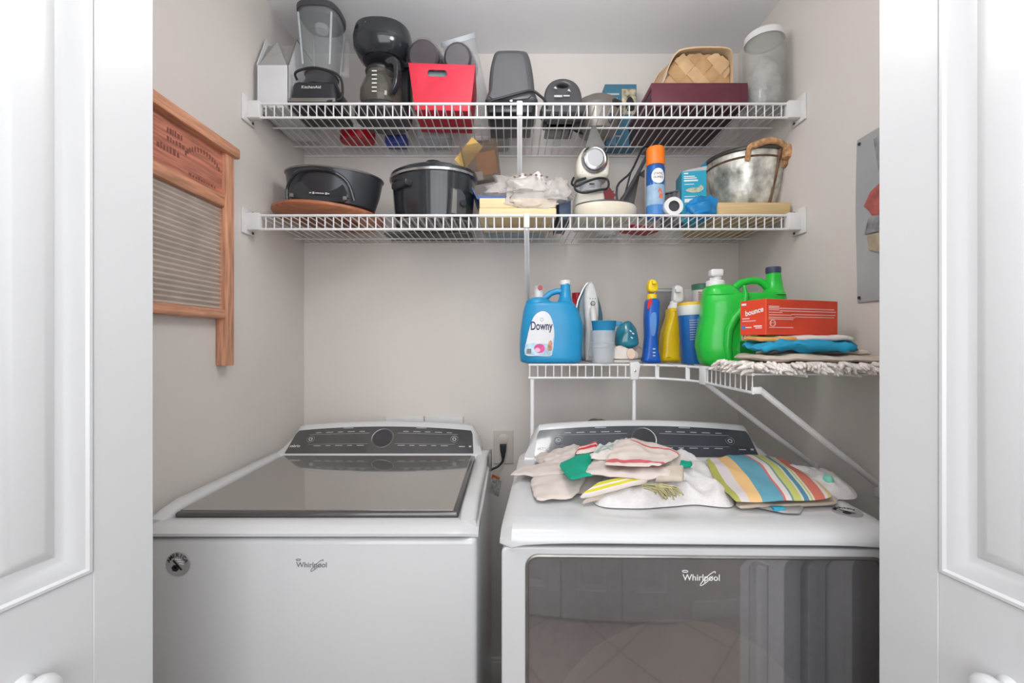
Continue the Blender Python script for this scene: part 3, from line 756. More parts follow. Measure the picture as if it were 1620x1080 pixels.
# faded stencil strokes on the head panel (worn, unreadable)
b = MB(); random.seed(3)
for row, (z, h, ya, yb_) in enumerate(((1.835, 0.014, 1.03, 1.075), (1.815, 0.012, 1.03, 1.085), (1.790, 0.016, 1.0, 1.07), (1.757, 0.008, 1.10, 1.20))):
    y = ya
    while y < yb_:
        wd = random.uniform(0.004, 0.009); b.bb(x0 + 0.018, x0 + 0.0183, y, y + wd, z - h / 2, z + h / 2 * random.uniform(0.3, 1)); y += wd + random.uniform(0.002, 0.004)
for i in range(14):
    a = R(150 - 8.5 * i); y = 1.155 - 0.075 * math.cos(R(180) - a); z = 1.775 + 0.058 * math.sin(a)
    b.bb(x0 + 0.018, x0 + 0.0183, y - 0.0028, y + 0.0028, z - 0.006, z + 0.006)
b.build('stencil', 'wood_print', hp, warp=Tw)['kind'] = 'stuff'

# ------------------------------------------------------------------ picture sheet pinned to the right wall
pr = thing('poster', 'grey printed sheet pinned to the right wall beside the door', 'poster', (XR - 0.0005, 1.0, 1.44))
mat('poster_grey', (176, 178, 181), 0.5, var=0.05, vs=5); mat('poster_red', (178, 96, 90), 0.6, var=0.15, vs=30); mat('poster_cream', (188, 172, 148), 0.6, var=0.1, vs=30); mat('poster_shade', (140, 140, 142), 0.6, var=0.2, vs=40)
rows = []
for i in range(13):
    y = -0.15 + 0.293 * i / 12
    rows.append([(-0.003 - 0.004 * (0.5 + 0.5 * math.sin(i * 0.9 + k * 0.7)) * (1 if 0 < k < 8 else 0.4), y, 0.419 * k / 8) for k in range(9)])
b = MB(); b.loft(rows); b.loft([[(p[0] + 0.0008, p[1], p[2]) for p in r] for r in rows]); sh = b.build('sheet', 'poster_grey', pr, smooth=60)
for nm, m, pts in (('print_patch', 'poster_red', [(0.10, 0.225), (0.115, 0.24), (0.095, 0.27), (0.06, 0.285), (0.02, 0.28), (-0.02, 0.25), (0.0, 0.215), (0.06, 0.205), (0.09, 0.21)]),
                   ('print_patch', 'poster_shade', [(0.113, 0.17), (0.10, 0.21), (0.06, 0.205), (0.0, 0.215), (-0.02, 0.18), (0.05, 0.165)]),
                   ('print_patch', 'poster_cream', [(0.105, 0.165), (0.05, 0.163), (-0.03, 0.16), (-0.03, 0.115), (0.06, 0.112), (0.10, 0.128)]),
                   ('print_patch', 'poster_shade', [(0.085, 0.395), (0.06, 0.40), (0.055, 0.33), (0.07, 0.31)])):
    b = MB(); b.poly([(-0.0083, y, z) for y, z in pts], 0.0002, (1, 0, 0)); b.build(nm, m, sh)
for y, z in ((0.132, 0.012), (0.132, 0.405)):
    b = MB(); b.lathe([(0.004, 0), (0.004, 0.002), (0.0015, 0.0035), (0, 0.0035)], 10, M=Matrix.Translation((-0.006, y, z)) @ Matrix.Rotation(R(-90), 4, 'Y')); b.build('pin', 'black_plastic', pr)

# ================================================================== things on the upper shelf
B1, B2, B3 = Z1 + 0.0045, Z2 + 0.0045, Z3 + 0.0042
TR = Matrix.Translation
def base(px, Y, z): return Vector(((px - 810) * Y / F, Y, z))
# open white file box in the left corner
t = thing('file_box', 'white open-topped file box in the left corner of the upper shelf', 'box', (-0.757, 1.398, B1))
mat('white_card', (222, 223, 226), 0.5, var=0.015); mat('grey_card', (158, 157, 155), 0.7, var=0.04)
side = [(0, 0), (0.0, 0.135), (0.052, 0.250), (0.235, 0.250), (0.235, 0)]
for s in (-1, 1):
    b = MB(); b.poly([(s * 0.051, y, z) for y, z in side], 0.003, (-s, 0, 0)); b.build('side', 'white_card', t)
MB().bb(-0.0510, 0.0510, 0, 0.003, 0, 0.135, 0.0008, 1).build('front', 'white_card', t)
MB().bb(-0.048, 0.048, 0.232, 0.235, 0, 0.250).build('back', 'white_card', t)
MB().bb(-0.048, 0.048, 0.003, 0.232, 0, 0.003).build('bottom', 'white_card', t)
b = MB(); b.poly([(-0.047, 0.004, 0.128), (0.047, 0.004, 0.128), (0.047, 0.060, 0.235), (-0.047, 0.060, 0.235)], 0.002, (0, 1, 0)); b.build('inner_flap', 'grey_card', t)
b = MB(); b.poly([(-0.047, 0.0005, 0.131), (0.047, 0.0005, 0.131), (-0.010, 0.048, 0.240)], 0.0015, (0, 1, 0)); b.build('inner_flap', mat('grey_card_light', (172, 171, 170), 0.7), t)
b = MB(); b.tube([(0.0505, 0.0, 0.135), (0.0505, 0.052, 0.250), (0.0505, 0.235, 0.250)], 0.0022, 6); b.build('edge_binding', 'mid_grey', t)

# blender
t = thing('blender', 'countertop blender with clear jar and dark lid, beside the white file box', 'blender', (-0.628, 1.462, B1))
b = MB(); b.box((0, 0, 0.048), (0.150, 0.140, 0.080), 0.016, 3, taper=0.90); b.box((0, 0, 0.010), (0.158, 0.148, 0.018), 0.006, 2); bs_ = b.build('motor_base', 'black_plastic', t)
b = MB(); b.box((0, -0.0715, 0.020), (0.146, 0.004, 0.012), 0.001); b.build('base_trim', 'dull_metal', bs_)
lettering('KitchenAid', 'white_print', bs_, (-0.004, -0.0695, 0.062), w=0.060, rot=(R(-5), 0, 0))
b = MB(); b.lathe([(0.058, 0.086), (0.056, 0.100), (0.050, 0.112), (0.049, 0.128), (0.053, 0.132)], 28); b.build('collar', 'dark_grey', t)
b = MB(); b.lathe([(0.050, 0.130), (0.054, 0.155), (0.058, 0.200), (0.064, 0.300), (0.066, 0.322), (0.0635, 0.322), (0.0555, 0.200), (0.048, 0.135), (0, 0.134)], 32, pw=3.2); b.build('jar', 'clear_glass', t)
b = MB()
for a in (45, 135, 225, 315):
    x, y = math.cos(R(a)), math.sin(R(a)); b.tube([(x * 0.060, y * 0.060, 0.150), (x * 0.075, y * 0.075, 0.31)], 0.0035, 6)
b.build('jar_ribs', 'frosted_plastic', t)
b = MB(); b.lathe([(0.0, 0.300), (0.050, 0.300), (0.060, 0.306), (0.061, 0.320), (0.069, 0.322), (0.070, 0.338), (0.062, 0.348), (0.030, 0.352), (0, 0.352)], 32, pw=3.0); ld = b.build('lid', 'dark_grey', t)
b = MB(); b.lathe([(0, 0.285), (0.020, 0.285), (0.022, 0.300), (0.022, 0.302)], 20); b.build('measuring_cap', 'frosted_plastic', ld)
b = MB(); b.lathe([(0.016, 0.133), (0.012, 0.150), (0, 0.156)], 12); b.build('blade_hub', 'dull_metal', t)
b = MB(); b.slab([(0.056, 0.165), (0.105, 0.185), (0.108, 0.300), (0.066, 0.318), (0.066, 0.300), (0.092, 0.288), (0.090, 0.200), (0.058, 0.182)], 0.020, 0.005, M=Matrix.Rotation(R(60), 4, 'Z')); b.build('handle', 'clear_plastic', t)
b = MB(); b.tube([(-0.055, -0.055, 0.092), (-0.052, -0.070, 0.108), (0.0, -0.074, 0.120), (0.055, -0.070, 0.112), (0.085, -0.065, 0.095), (0.092, -0.062, 0.060), (0.084, -0.060, 0.030), (0.05, -0.078, 0.012)], 0.0038, 8, smooth=5); b.build('cord', 'cord_black', t)

# drip coffee maker
t = thing('coffee_maker', 'black drip coffee maker with glass carafe on the upper shelf', 'coffee maker', (-0.432, 1.492, B1))
b = MB(); b.lathe([(0.088, 0), (0.092, 0.006), (0.092, 0.024), (0.084, 0.032), (0, 0.032)], 36, 1.0, 1.05); b.build('base', 'black_plastic', t)
b = MB(); b.slab(rrect(-0.078, 0.078, 0.02, 0.26, 0.02), 0.05, 0.012, M=TR((0, 0.068, 0))); b.build('column', 'black_plastic', t)
rows = []
b = MB(); b.lathe([(0.066, 0.196), (0.080, 0.208), (0.094, 0.232), (0.096, 0.262), (0.090, 0.292), (0.070, 0.306), (0.030, 0.312), (0, 0.313)], 36, 1.0, 1.0, pw=2.4); tk = b.build('brew_head', 'black_gloss', t)
b = MB(); b.lathe([(0.0, 0.186), (0.050, 0.188), (0.066, 0.197)], 28); b.build('filter_basket', 'black_plastic', tk)
b = MB(); b.box((-0.045, -0.081, 0.272), (0.036, 0.006, 0.010), 0.003, rot=(0, 0, R(-28))); b.build('lid_latch', 'mid_grey', tk)
b = MB(); b.lathe([(0.046, 0.034), (0.060, 0.040), (0.070, 0.062), (0.069, 0.090), (0.058, 0.122), (0.048, 0.140), (0.050, 0.152), (0.047, 0.152), (0.045, 0.141), (0.066, 0.090), (0.067, 0.062), (0.045, 0.037), (0, 0.036)], 36, M=TR((-0.004, -0.012, 0))); cf = b.build('carafe', 'smoke_glass', t)
b = MB(); b.lathe([(0.051, 0.150), (0.053, 0.156), (0.046, 0.166), (0.020, 0.170), (0, 0.170)], 28, M=TR((-0.004, -0.012, 0))); b.build('carafe_lid', 'black_plastic', cf)
b = MB(); b.slab(cr([(0.035, 0.165), (0.070, 0.168), (0.090, 0.150), (0.094, 0.110), (0.086, 0.070), (0.066, 0.052), (0.062, 0.064), (0.074, 0.082), (0.078, 0.110), (0.072, 0.140), (0.052, 0.146)], 3), 0.022, 0.006, M=TR((-0.006, -0.045, 0)) @ Matrix.Rotation(R(-30), 4, 'Z')); b.build('carafe_handle', 'black_gloss', cf)
b = MB()
for i in range(6): b.bb(-0.014, 0.002, -0.0845 + 0.0, -0.0838, 0.056 + 0.013 * i, 0.059 + 0.013 * i)
b.build('level_marks', 'white_print', cf)['kind'] = 'stuff'

# red storage bin with wrapped tumblers
mat('red_card', (206, 36, 62), 0.5, var=0.03, vs=30)
t = thing('storage_bin', 'red flared storage bin with a cut-out handle', 'bin', (-0.222, 1.416, B1), (0, 0, R(3)))
H = 0.138; tw, bw_ = 0.105, 0.088
tilt = math.atan2(0.02, H)
b = MB(); b.slab([(-bw_, 0), (bw_, 0), (tw, H), (-tw, H)], 0.003, 0.0004, [[(p[0] - 0.006, p[1]) for p in rrect(-0.040, 0.022, H - 0.037, H - 0.018, 0.0093)]], M=Matrix.Rotation(R(8), 4, 'X')); b.build('front_panel', 'red_card', t)
D_ = 0.150
b = MB(); b.slab([(-bw_, 0), (bw_, 0), (tw, H), (-tw, H)], 0.003, 0.0004, M=TR((0, D_, 0)) @ Matrix.Rotation(R(-8), 4, 'X')); b.build('back_panel', 'red_card', t)
for s in (-1, 1):
    b = MB(); b.poly([(s * bw_, 0.0, 0), (s * bw_, D_, 0), (s * tw, D_ + 0.019, H), (s * tw, -0.019, H)], 0.003, (-s, 0, 0.15)); b.build('side_panel', 'red_card', t)
MB().bb(-bw_, bw_, 0, D_, 0, 0.003).build('bottom_panel', 'red_card', t)
b = MB(); b.bb(-bw_ + 0.004, bw_ - 0.004, 0.004, 0.012, 0.004, 0.125); b.build('lining', mat('teal_grey', (120, 150, 150), 0.6), t)
mat('plum_dark', (70, 62, 70), 0.25, var=0.1, coat=0.4)
mat('plastic_wrap', (225, 228, 232), 0.15, var=0.05, alpha=0.16, bump=0.8, bs=60, spec=0.8)
for i, (px, py, r, lab) in enumerate(((668, 88, 0.053, 'dark tumbler wrapped in clear plastic, left in the red bin'), (723, 90, 0.048, 'dark tumbler wrapped in clear plastic, right in the red bin'))):
    p = at(px, py, 1.425)
    t = thing('wrapped_tumbler', lab, 'tumbler', p, (R(-72), 0, R(-4)), group='wrapped tumblers in the red bin')
    b = MB(); b.lathe([(0, 0.0), (r * 0.8, 0.0), (r * 0.94, 0.006), (r * 0.97, 0.02), (r, 0.14), (r * 0.96, 0.14), (r * 0.9, 0.02), (0, 0.012)], 28, M=TR((0, 0, 0.006))); b.build('cup', 'plum_dark', t)
    rows = []
    for j in range(1, 9):
        ring = []
        for k in range(28):
            a = 2 * math.pi * k / 28; q = r * 1.04 + 0.005 * noise.noise(Vector((math.cos(a) * 3 + i * 5, math.sin(a) * 3, j * 0.9)))
            ring.append((q * math.cos(a), q * math.sin(a), -0.004 + 0.018 * j))
        rows.append(ring)
    b = MB(); b.loft(rows, closed_v=True); b.build('wrap', 'plastic_wrap', t)
A, E = at(724, 60, 1.50), at(762, 205, 1.672)
dv_ = (A - E).normalized(); q = dv_.to_track_quat('Z', 'Y').to_euler()
t = thing('clear_canister', 'clear plastic canister leaning behind the red bin', 'canister', E, q)
Ln = (A - E).length
b = MB(); b.lathe([(0.0, 0.002), (0.050, 0.002), (0.052, 0.010), (0.058, Ln), (0.056, Ln), (0.050, 0.012), (0, 0.008)], 32); b.build('body', 'plastic_wrap', t)
b = MB(); b.lathe([(0.056, Ln - 0.012), (0.061, Ln - 0.012), (0.061, Ln + 0.002), (0.055, Ln + 0.002)], 32, cap=False); b.build('rim', 'frosted_plastic', t)

# upright charcoal appliance with a cord
k = 1.44 / F
ol = cr(px_outline([(690, 640), (690, 560), (700, 420), (718, 330), (740, 282), (790, 270), (940, 274), (980, 315), (1005, 430), (1018, 560), (1015, 640)], 620, 20, 4.5, 809, 170, k), 3)
ol = [(x, max(z, 0.0)) for x, z in ol]
t = thing('toaster', 'charcoal rounded toaster standing upright next to the red bin', 'toaster', (-0.001 - 0.002, 1.52, B1))
k2 = 1.0
b = MB(); b.slab([(x, z + 0.004) for x, z in ol], 0.190, 0.016, M=TR((0, 0.0, 0.016))); bd = b.build('body', 'charcoal', t)
b = MB(); b.slab([(x * 0.78 - 0.004, z * 0.86 + 0.012) for x, z in ol], 0.006, 0.002, M=TR((0, -0.096, 0.016))); b.build('face_plate', mat('char_light', (92, 92, 96), 0.35, var=0.03), bd)
b = MB(); b.bb(-0.074, 0.070, -0.092, 0.092, 0.0, 0.024, 0.006); b.build('foot_plate', 'black_plastic', t)
b = MB(); b.lathe([(0.005, 0), (0.005, 0.003), (0, 0.004)], 10, M=TR((0.0, -0.099, 0.035)) @ Matrix.Rotation(R(90), 4, 'X')); b.build('button', 'chrome', t)
b = MB(); b.tube([(-0.080, -0.10, 0.020), (-0.060, -0.108, 0.030), (-0.02, -0.110, 0.040), (0.035, -0.110, 0.055), (0.068, -0.105, 0.062), (0.090, -0.10, 0.052), (0.112, -0.09, 0.035), (0.118, -0.08, 0.006)], 0.0042, 8, smooth=5); b.build('cord', 'cord_black', t)

# black grill stood on its end
t = thing('contact_grill', 'black rounded contact grill standing on end, white print on its face', 'grill', base(888, 1.49, B1))
ol = cr([(-0.066, 0.0), (-0.064, 0.040), (-0.056, 0.085), (-0.035, 0.112), (0, 0.122), (0.035, 0.112), (0.056, 0.085), (0.064, 0.040), (0.066, 0.0)], 3)
b = MB(); b.slab([(x, max(z, 0)) for x, z in ol], 0.055, 0.010, [cr([(-0.018, 0.094), (0, 0.088), (0.018, 0.094), (0, 0.102)], 3)], M=TR((0, -0.030, 0)) @ Matrix.Rotation(R(-6), 4, 'X')); b.build('upper_plate', 'dark_grey', t)
b = MB(); b.slab([(x * 0.92, max(z, 0) * 0.92) for x, z in ol], 0.060, 0.010, M=TR((0.004, 0.036, 0))); b.build('lower_plate', 'black_plastic', t)
b = MB(); b.bb(-0.05, 0.05, -0.05, 0.13, 0, 0.012, 0.004); b.build('base', 'black_gloss', t)
b = MB()
for x, z, s in ((-0.026, 0.078, 0.006), (0.018, 0.070, 0.006)): b.poly([(x - s, -0.0635, z), (x + s, -0.0635, z - s * 0.6), (x, -0.0625, z + s)], 0.0006, (0, -1, 0))
b.bb(-0.030, -0.004, -0.0625, -0.0618, 0.050, 0.056); b.bb(0.0, 0.02, -0.0625, -0.0618, 0.052, 0.056)
b.build('print', 'pale_print', t)['kind'] = 'stuff'
b = MB(); b.tube([(0.06, 0.0, 0.05), (0.078, 0.01, 0.03), (0.07, 0.03, 0.005), (0.05, 0.06, 0.004), (0.085, 0.09, 0.004), (0.13, 0.10, 0.004)], 0.004, 8, smooth=5); b.build('cord', 'cord_black', t)

# round grey electric skillet
t = thing('electric_skillet', 'round warm-grey electric skillet with side handle beside the black grill', 'skillet', base(945, 1.592, B1)); t.scale = (0.88, 0.84, 1.5)
mat('warm_grey', (112, 106, 100), 0.4, var=0.04); mat('warm_grey2', (140, 134, 126), 0.35, metal=0.3, var=0.04)
b = MB(); b.lathe([(0.060, 0.0), (0.075, 0.006), (0.092, 0.034), (0.096, 0.052), (0.092, 0.054), (0.06, 0.012), (0, 0.01)], 36); b.build('pan', 'warm_grey2', t)
b = MB(); b.lathe([(0.097, 0.052), (0.098, 0.058), (0.085, 0.076), (0.045, 0.090), (0, 0.094)], 36); b.build('lid', 'warm_grey', t)
b = MB(); b.box((0.062, -0.076, 0.056), (0.045, 0.022, 0.014), 0.004, rot=(0, 0, R(35))); b.build('handle', 'black_plastic', t)
b = MB(); b.box((-0.062, -0.072, 0.050), (0.038, 0.022, 0.012), 0.004, rot=(0, 0, R(-35))); b.build('handle', 'warm_grey2', t)
b = MB(); b.lathe([(0.012, 0), (0.012, 0.010), (0.006, 0.014), (0, 0.014)], 16, M=TR((0.040, -0.070, 0.024)) @ Matrix.Rotation(R(100), 4, 'X')); b.build('dial', 'black_plastic', t)

# teal printed carton
t = thing('printed_carton', 'narrow teal-blue printed carton with a small photo on its front', 'carton', (0.410, 1.668, B1)); t.scale = (1.03, 1, 1.18)
mat('teal_print', (64, 118, 142), 0.5, var=0.04); mat('blue_side', (120, 160, 196), 0.5, var=0.05)
b = MB(); b.bb(-0.058, 0.058, 0, 0.070, 0, 0.196, 0.001, 1); cb = b.build('carton', 'teal_print', t)
b = MB(); b.bb(-0.054, -0.018, -0.0008, 0.0, 0.002, 0.075); b.build('blue_panel', 'blue_side', cb)
b = MB(); b.bb(0.004, 0.056, -0.0008, 0, 0.100, 0.180); b.build('photo_print', mat('photo_print', (158, 150, 128), 0.5, var=0.45, vs=60), cb)
b = MB(); b.slab(cr([(0.020, 0.112), (0.020, 0.14), (0.034, 0.156), (0.048, 0.140), (0.048, 0.112)], 3), 0.0006, 0, M=TR((0, -0.001, 0))); b.build('photo_subject', 'black_print', cb)
bars([(-0.050, -0.006, 0.164, 0.005), (-0.050, -0.012, 0.150, 0.005), (-0.04, 0.0, 0.03, 0.004)], 'pale_print', cb)['kind'] = 'stuff'

# burgundy chest with the chip basket on it, glass jar
t = thing('burgundy_box', 'long burgundy box under the woven basket on the upper shelf', 'box', (0.591, 1.395, B1))
mat('burgundy', (96, 44, 58), 0.45, var=0.06, vs=20); mat('burgundy_dark', (72, 46, 56), 0.5, var=0.06)
b = MB(); b.bb(-0.150, 0.150, 0, 0.29, 0, 0.062, 0.002); b.build('body', 'burgundy_dark', t)
b = MB(); b.bb(-0.152, 0.152, -0.002, 0.292, 0.055, 0.076, 0.002); b.bb(-0.152, 0.152, -0.003, 0.0, 0.0, 0.07, 0.001); b.build('lid', 'burgundy', t)
t = thing('chip_basket', 'pale woven wood-strip basket lying on the burgundy box', 'basket', (0.605, 1.475, B1 + 0.081))
mat('chip_wood', (212, 176, 134), 0.55, var=0.10, vs=10, bump=0.1); mat('chip_wood2', (196, 156, 112), 0.55, var=0.12, vs=10, bump=0.1); mat('chip_rim', (222, 194, 156), 0.5, var=0.06)
wo = [(-0.105, 0.0), (0.120, 0.0), (0.122, 0.118), (0.095, 0.134), (0.02, 0.140), (-0.045, 0.134), (-0.068, 0.112)]
def inside(x, z, pl):
    c = False; n_ = len(pl)
    for i in range(n_):
        x1, z1 = pl[i]; x2, z2 = pl[i - 1]
        if (z1 > z) != (z2 > z) and x < (x2 - x1) * (z - z1) / (z2 - z1) + x1: c = not c
    return c
b = MB(); b.poly([(x, 0.0045, z) for x, z in [(-0.112, 0.0)] + wo[1:5] + [(-0.055, 0.130), (-0.080, 0.092)]], 0.0012, (0, 1, 0)); b.build('base_panel', 'chip_wood2', t)
# diagonal strips of the basket floor, each clipped to the outline and woven over and under
def strip_runs(ang, off, w_):
    d = Vector((math.cos(ang), math.sin(ang))); nrm_ = Vector((-d.y, d.x)); seg = []
    for i in range(-60, 61):
        p_ = Vector((0.005, 0.068)) + nrm_ * off + d * (i * 0.005)
        if inside(p_.x, p_.y, wo): seg.append(i * 0.005)
    return d, nrm_, seg
wdt = 0.040
for fam, ang in enumerate((R(48), R(132))):
    for j in range(-4, 5):
        off = j * 0.0425; d, nn, seg = strip_runs(ang, off, wdt)
        if len(seg) < 3: continue
        rows = []
        for s_ in seg:
            c_ = Vector((0.005, 0.068)) + nn * off + d * s_
            wv = 0.0022 * math.cos((s_ / 0.0425 + j + fam) * math.pi)
            wv = wv if fam == 0 else wv
            r_ = []
            for q_ in (-0.5, -0.3, 0.3, 0.5):
                pz = c_ + nn * (q_ * wdt); r_.append((min(max(pz.x, -0.10), 0.12), wv * (1 if fam == 0 else 1), min(max(pz.y, 0.001), 0.139)))
            rows.append(r_)
        b = MB(); b.loft(rows); b.loft([[(p_[0], p_[1] + 0.0012, p_[2]) for p_ in r_] for r_ in rows]); b.build('strip', 'chip_wood' if (j + fam) % 2 else 'chip_wood2', t, smooth=50)
sidep = cr([(-0.116, 0.0), (-0.085, 0.085), (-0.058, 0.132), (-0.02, 0.146), (0.05, 0.150), (0.118, 0.143), (0.126, 0.10), (0.127, 0.0)], 4, False)
rows = [[(x, 0.002, z) for x, z in [(p[0], p[1]) for p in sidep]], [(x * 1.10 - 0.012, 0.10, z * 1.02 + 0.001) for x, z in [(p[0], p[1]) for p in sidep]]]
b = MB(); b.loft(rows); b.loft([[(p_[0], p_[1], p_[2] + 0.0015) for p_ in r_] for r_ in rows]); b.build('wall_strip', 'chip_wood', t)
b = MB()
for f, w_, off in ((0.0, 0.022, 0.003),):
    rows = []
    for p in sidep:
        x, z = p[0], p[1]
        rows.append([(x - 0.002, -0.014, z + 0.000), (x - 0.003, -0.014, z + 0.005), (x - 0.003, 0.016, z + 0.005), (x - 0.002, 0.016, z)])
    b.loft(rows, closed_v=True, cap=True)
b.build('rim', 'chip_rim', t)
b = MB(); b.loft([[(x * 1.10 - 0.013, 0.09, z * 1.02 + 0.001), (x * 1.10 - 0.014, 0.09, z * 1.02 + 0.006), (x * 1.10 - 0.014, 0.112, z * 1.02 + 0.006), (x * 1.10 - 0.013, 0.112, z * 1.02 + 0.001)] for x, z in [(p[0], p[1]) for p in sidep]], closed_v=True, cap=True); b.build('rim', 'chip_rim', t)
t = thing('glass_jar', 'tall clear glass jar with a white lid at the right end of the upper shelf', 'jar', base(1209, 1.425, B1))
b = MB(); b.lathe([(0.0, 0.0), (0.052, 0.0), (0.060, 0.008), (0.062, 0.03), (0.062, 0.195), (0.054, 0.215), (0.054, 0.228), (0.051, 0.228), (0.051, 0.214), (0.058, 0.194), (0.058, 0.032), (0.050, 0.010), (0, 0.010)], 36); b.build('body', mat('jar_glass', (196, 200, 194), 0.06, var=0.1, vs=20, alpha=0.26, spec=0.8, bump=0.3, bs=18), t)
b = MB(); b.lathe([(0.0, 0.226), (0.056, 0.224), (0.0585, 0.222), (0.0590, 0.240), (0.055, 0.245), (0, 0.245)], 36); b.build('lid', 'white_plastic', t)
b = MB(); b.lathe([(0.0, 0.011), (0.030, 0.011), (0.048, 0.06), (0.040, 0.13), (0.020, 0.17), (0.0, 0.165)], 16, pw=2.6); b.build('bag', mat('jar_bag', (228, 230, 232), 0.15, var=0.2, vs=25, alpha=0.35, bump=1.0, bs=30, spec=0.8), t)

# small things lying low at the back of the upper shelf
t = thing('red_tin', 'small red tin under the blender seen through the shelf wires', 'tin', base(566, 1.64, B1))
b = MB(); b.lathe([(0.062, 0), (0.064, 0.004), (0.064, 0.040), (0.060, 0.046), (0, 0.048)], 28, 1, 0.7); b.build('body', mat('tin_red', (190, 24, 44), 0.35, var=0.06), t)
b = MB(); b.lathe([(0.063, 0.034), (0.066, 0.036), (0.066, 0.042), (0.061, 0.046)], 28, 1, 0.7, cap=False); b.build('lid_rim', 'white_plastic', t)
t = thing('blue_packet', 'small blue and white packet behind the coffee maker', 'packet', base(628, 1.675, B1))
b = MB(); b.bb(-0.038, 0.038, -0.03, 0.03, 0, 0.05, 0.004); b.build('body', mat('packet_blue', (64, 84, 170), 0.5, var=0.1), t)
b = MB(); b.bb(-0.0385, 0.0385, -0.031, 0.031, 0.03, 0.052, 0.004); b.build('flap', 'white_card', t)
t = thing('clear_storage_tub', 'low clear plastic tub behind the red bin', 'tub', base(688, 1.66, B1))
b = MB(); b.box((0, 0, 0.022), (0.115, 0.10, 0.043), 0.006, 2); b.build('body', 'frosted_plastic', t)
b = MB(); b.box((0, 0, 0.047), (0.122, 0.107, 0.008), 0.003, 2); b.build('lid', 'white_plastic', t)
t = thing('grey_tray', 'flat pale grey tray under the upright toaster', 'tray', base(775, 1.675, B1))
b = MB(); b.slab(rrect(-0.072, 0.072, -0.05, 0.05, 0.014), 0.012, 0.004, M=TR((0, 0, 0.006)) @ Matrix.Rotation(R(90), 4, 'X')); b.build('plate', mat('tray_grey', (176, 172, 164), 0.5, var=0.04), t)
b = MB(); b.tube([(x, y, 0.013) for x, y in rrect(-0.066, 0.066, -0.044, 0.044, 0.012)], 0.003, 6, closed=True); b.build('rim', 'white_plastic', t)

# ================================================================== things on the middle shelf
# round wooden board and the oval roaster on it
mat('board_wood', (166, 104, 74), 0.45, var=0.16, vs=6, stretch=(1, 9, 9))
tl = R(3.2)
t = thing('round_board', 'round reddish wooden board propped under the dark roaster', 'board', (-0.635, 1.545, B2 + 0.016), (R(1), tl, 0))
b = MB(); b.lathe([(0.0, 0.004), (0.155, 0.004), (0.163, 0.006), (0.180, 0.016), (0.184, 0.022), (0.182, 0.030), (0.172, 0.034), (0.0, 0.034)], 56); b.build('board', 'board_wood', t)
b = MB(); b.lathe([(0.095, -0.006), (0.100, -0.004), (0.100, 0.004), (0, 0.004)], 36); b.build('turntable_ring', mat('ring_wood', (120, 70, 50), 0.5, var=0.1), t)
t = thing('roaster_pan', 'dark oval roaster pan with hoop handle resting on the round board', 'pan', (-0.615, 1.525, B2 + 0.056), (R(1), tl, 0)); t.scale = (1.02, 1.02, 1.16)
mat('roaster', (62, 64, 70), 0.28, var=0.04, metal=0.3)
b = MB(); b.lathe([(0.0, 0.0), (0.120, 0.0), (0.136, 0.006), (0.150, 0.05), (0.158, 0.095), (0.155, 0.095), (0.130, 0.010), (0, 0.006)], 48, 1, 0.72); b.build('pan', 'roaster', t)
b = MB(); b.tube([(0.159 * math.cos(2 * math.pi * i / 48), 0.72 * 0.159 * math.sin(2 * math.pi * i / 48), 0.096) for i in range(48)], 0.0028, 6, closed=True); b.build('rim', 'dull_metal', t)
b = MB(); b.tube([(-0.112, -0.088, 0.006), (-0.108, -0.096, 0.040), (-0.075, -0.112, 0.074), (-0.02, -0.122, 0.084), (0.04, -0.120, 0.080), (0.085, -0.108, 0.056), (0.104, -0.096, 0.010)], 0.0050, 8, smooth=5); b.build('hoop_handle', 'black_gloss', t)
b = MB(); b.tube([(-0.030, 0.118, 0.090), (-0.026, 0.122, 0.108), (0.0, 0.124, 0.122), (0.028, 0.122, 0.108), (0.032, 0.118, 0.090)], 0.0055, 8, smooth=4); b.build('hoop_handle', 'black_gloss', t)
b = MB(); b.slab(cr([(-0.085, 0.004), (-0.075, 0.050), (-0.035, 0.070), (0.035, 0.070), (0.072, 0.050), (0.080, 0.004)], 3), 0.008, 0.002, M=TR((-0.004, -0.103, 0)) @ Matrix.Rotation(R(-10), 4, 'X')); fp = b.build('name_plate', 'black_gloss', t)
b = MB(); 
for x in (-0.090, 0.078): b.bb(x - 0.006, x + 0.006, -0.110, -0.100, 0.008, 0.018, 0.001)
b.build('handle_rivets', 'mid_grey', t)['kind'] = 'stuff'
b = MB()
for i, x in enumerate((-0.030, -0.020, -0.011, -0.004, 0.003, 0.010, 0.020, 0.027)):
    hh = 0.006 if i in (1, 6) else 0.003
    b.bb(x - 0.003, x + 0.003, -0.1105, -0.1095, 0.022 - hh / 2, 0.022 + hh / 2)
b.build('plate_marks', 'pale_print', t)['kind'] = 'stuff'

# black slow cooker
t = thing('slow_cooker', 'black oval slow cooker with silver rim on the middle shelf', 'slow cooker', (-0.268, 1.515, B2), (0, 0, R(-14))); t.scale = (1.04, 1.0, 1.06)
b = MB(); b.lathe([(0.0, 0.004), (0.118, 0.004), (0.126, 0.010), (0.132, 0.05), (0.138, 0.130), (0.140, 0.142)], 48, 1, 0.82); b.build('housing', 'black_gloss', t)
b = MB(); b.lathe([(0.140, 0.140), (0.147, 0.142), (0.148, 0.149), (0.138, 0.152)], 48, 1, 0.82, cap=False); b.build('steel_rim', 'chrome', t)
b = MB(); b.lathe([(0.146, 0.150), (0.144, 0.160), (0.128, 0.168), (0.09, 0.182), (0.03, 0.188), (0, 0.188)], 48, 1, 0.82); ld = b.build('lid', 'black_gloss', t)
b = MB(); b.lathe([(0.026, 0.186), (0.020, 0.196), (0.026, 0.206), (0, 0.210)], 24); b.build('lid_knob', 'black_plastic', ld)
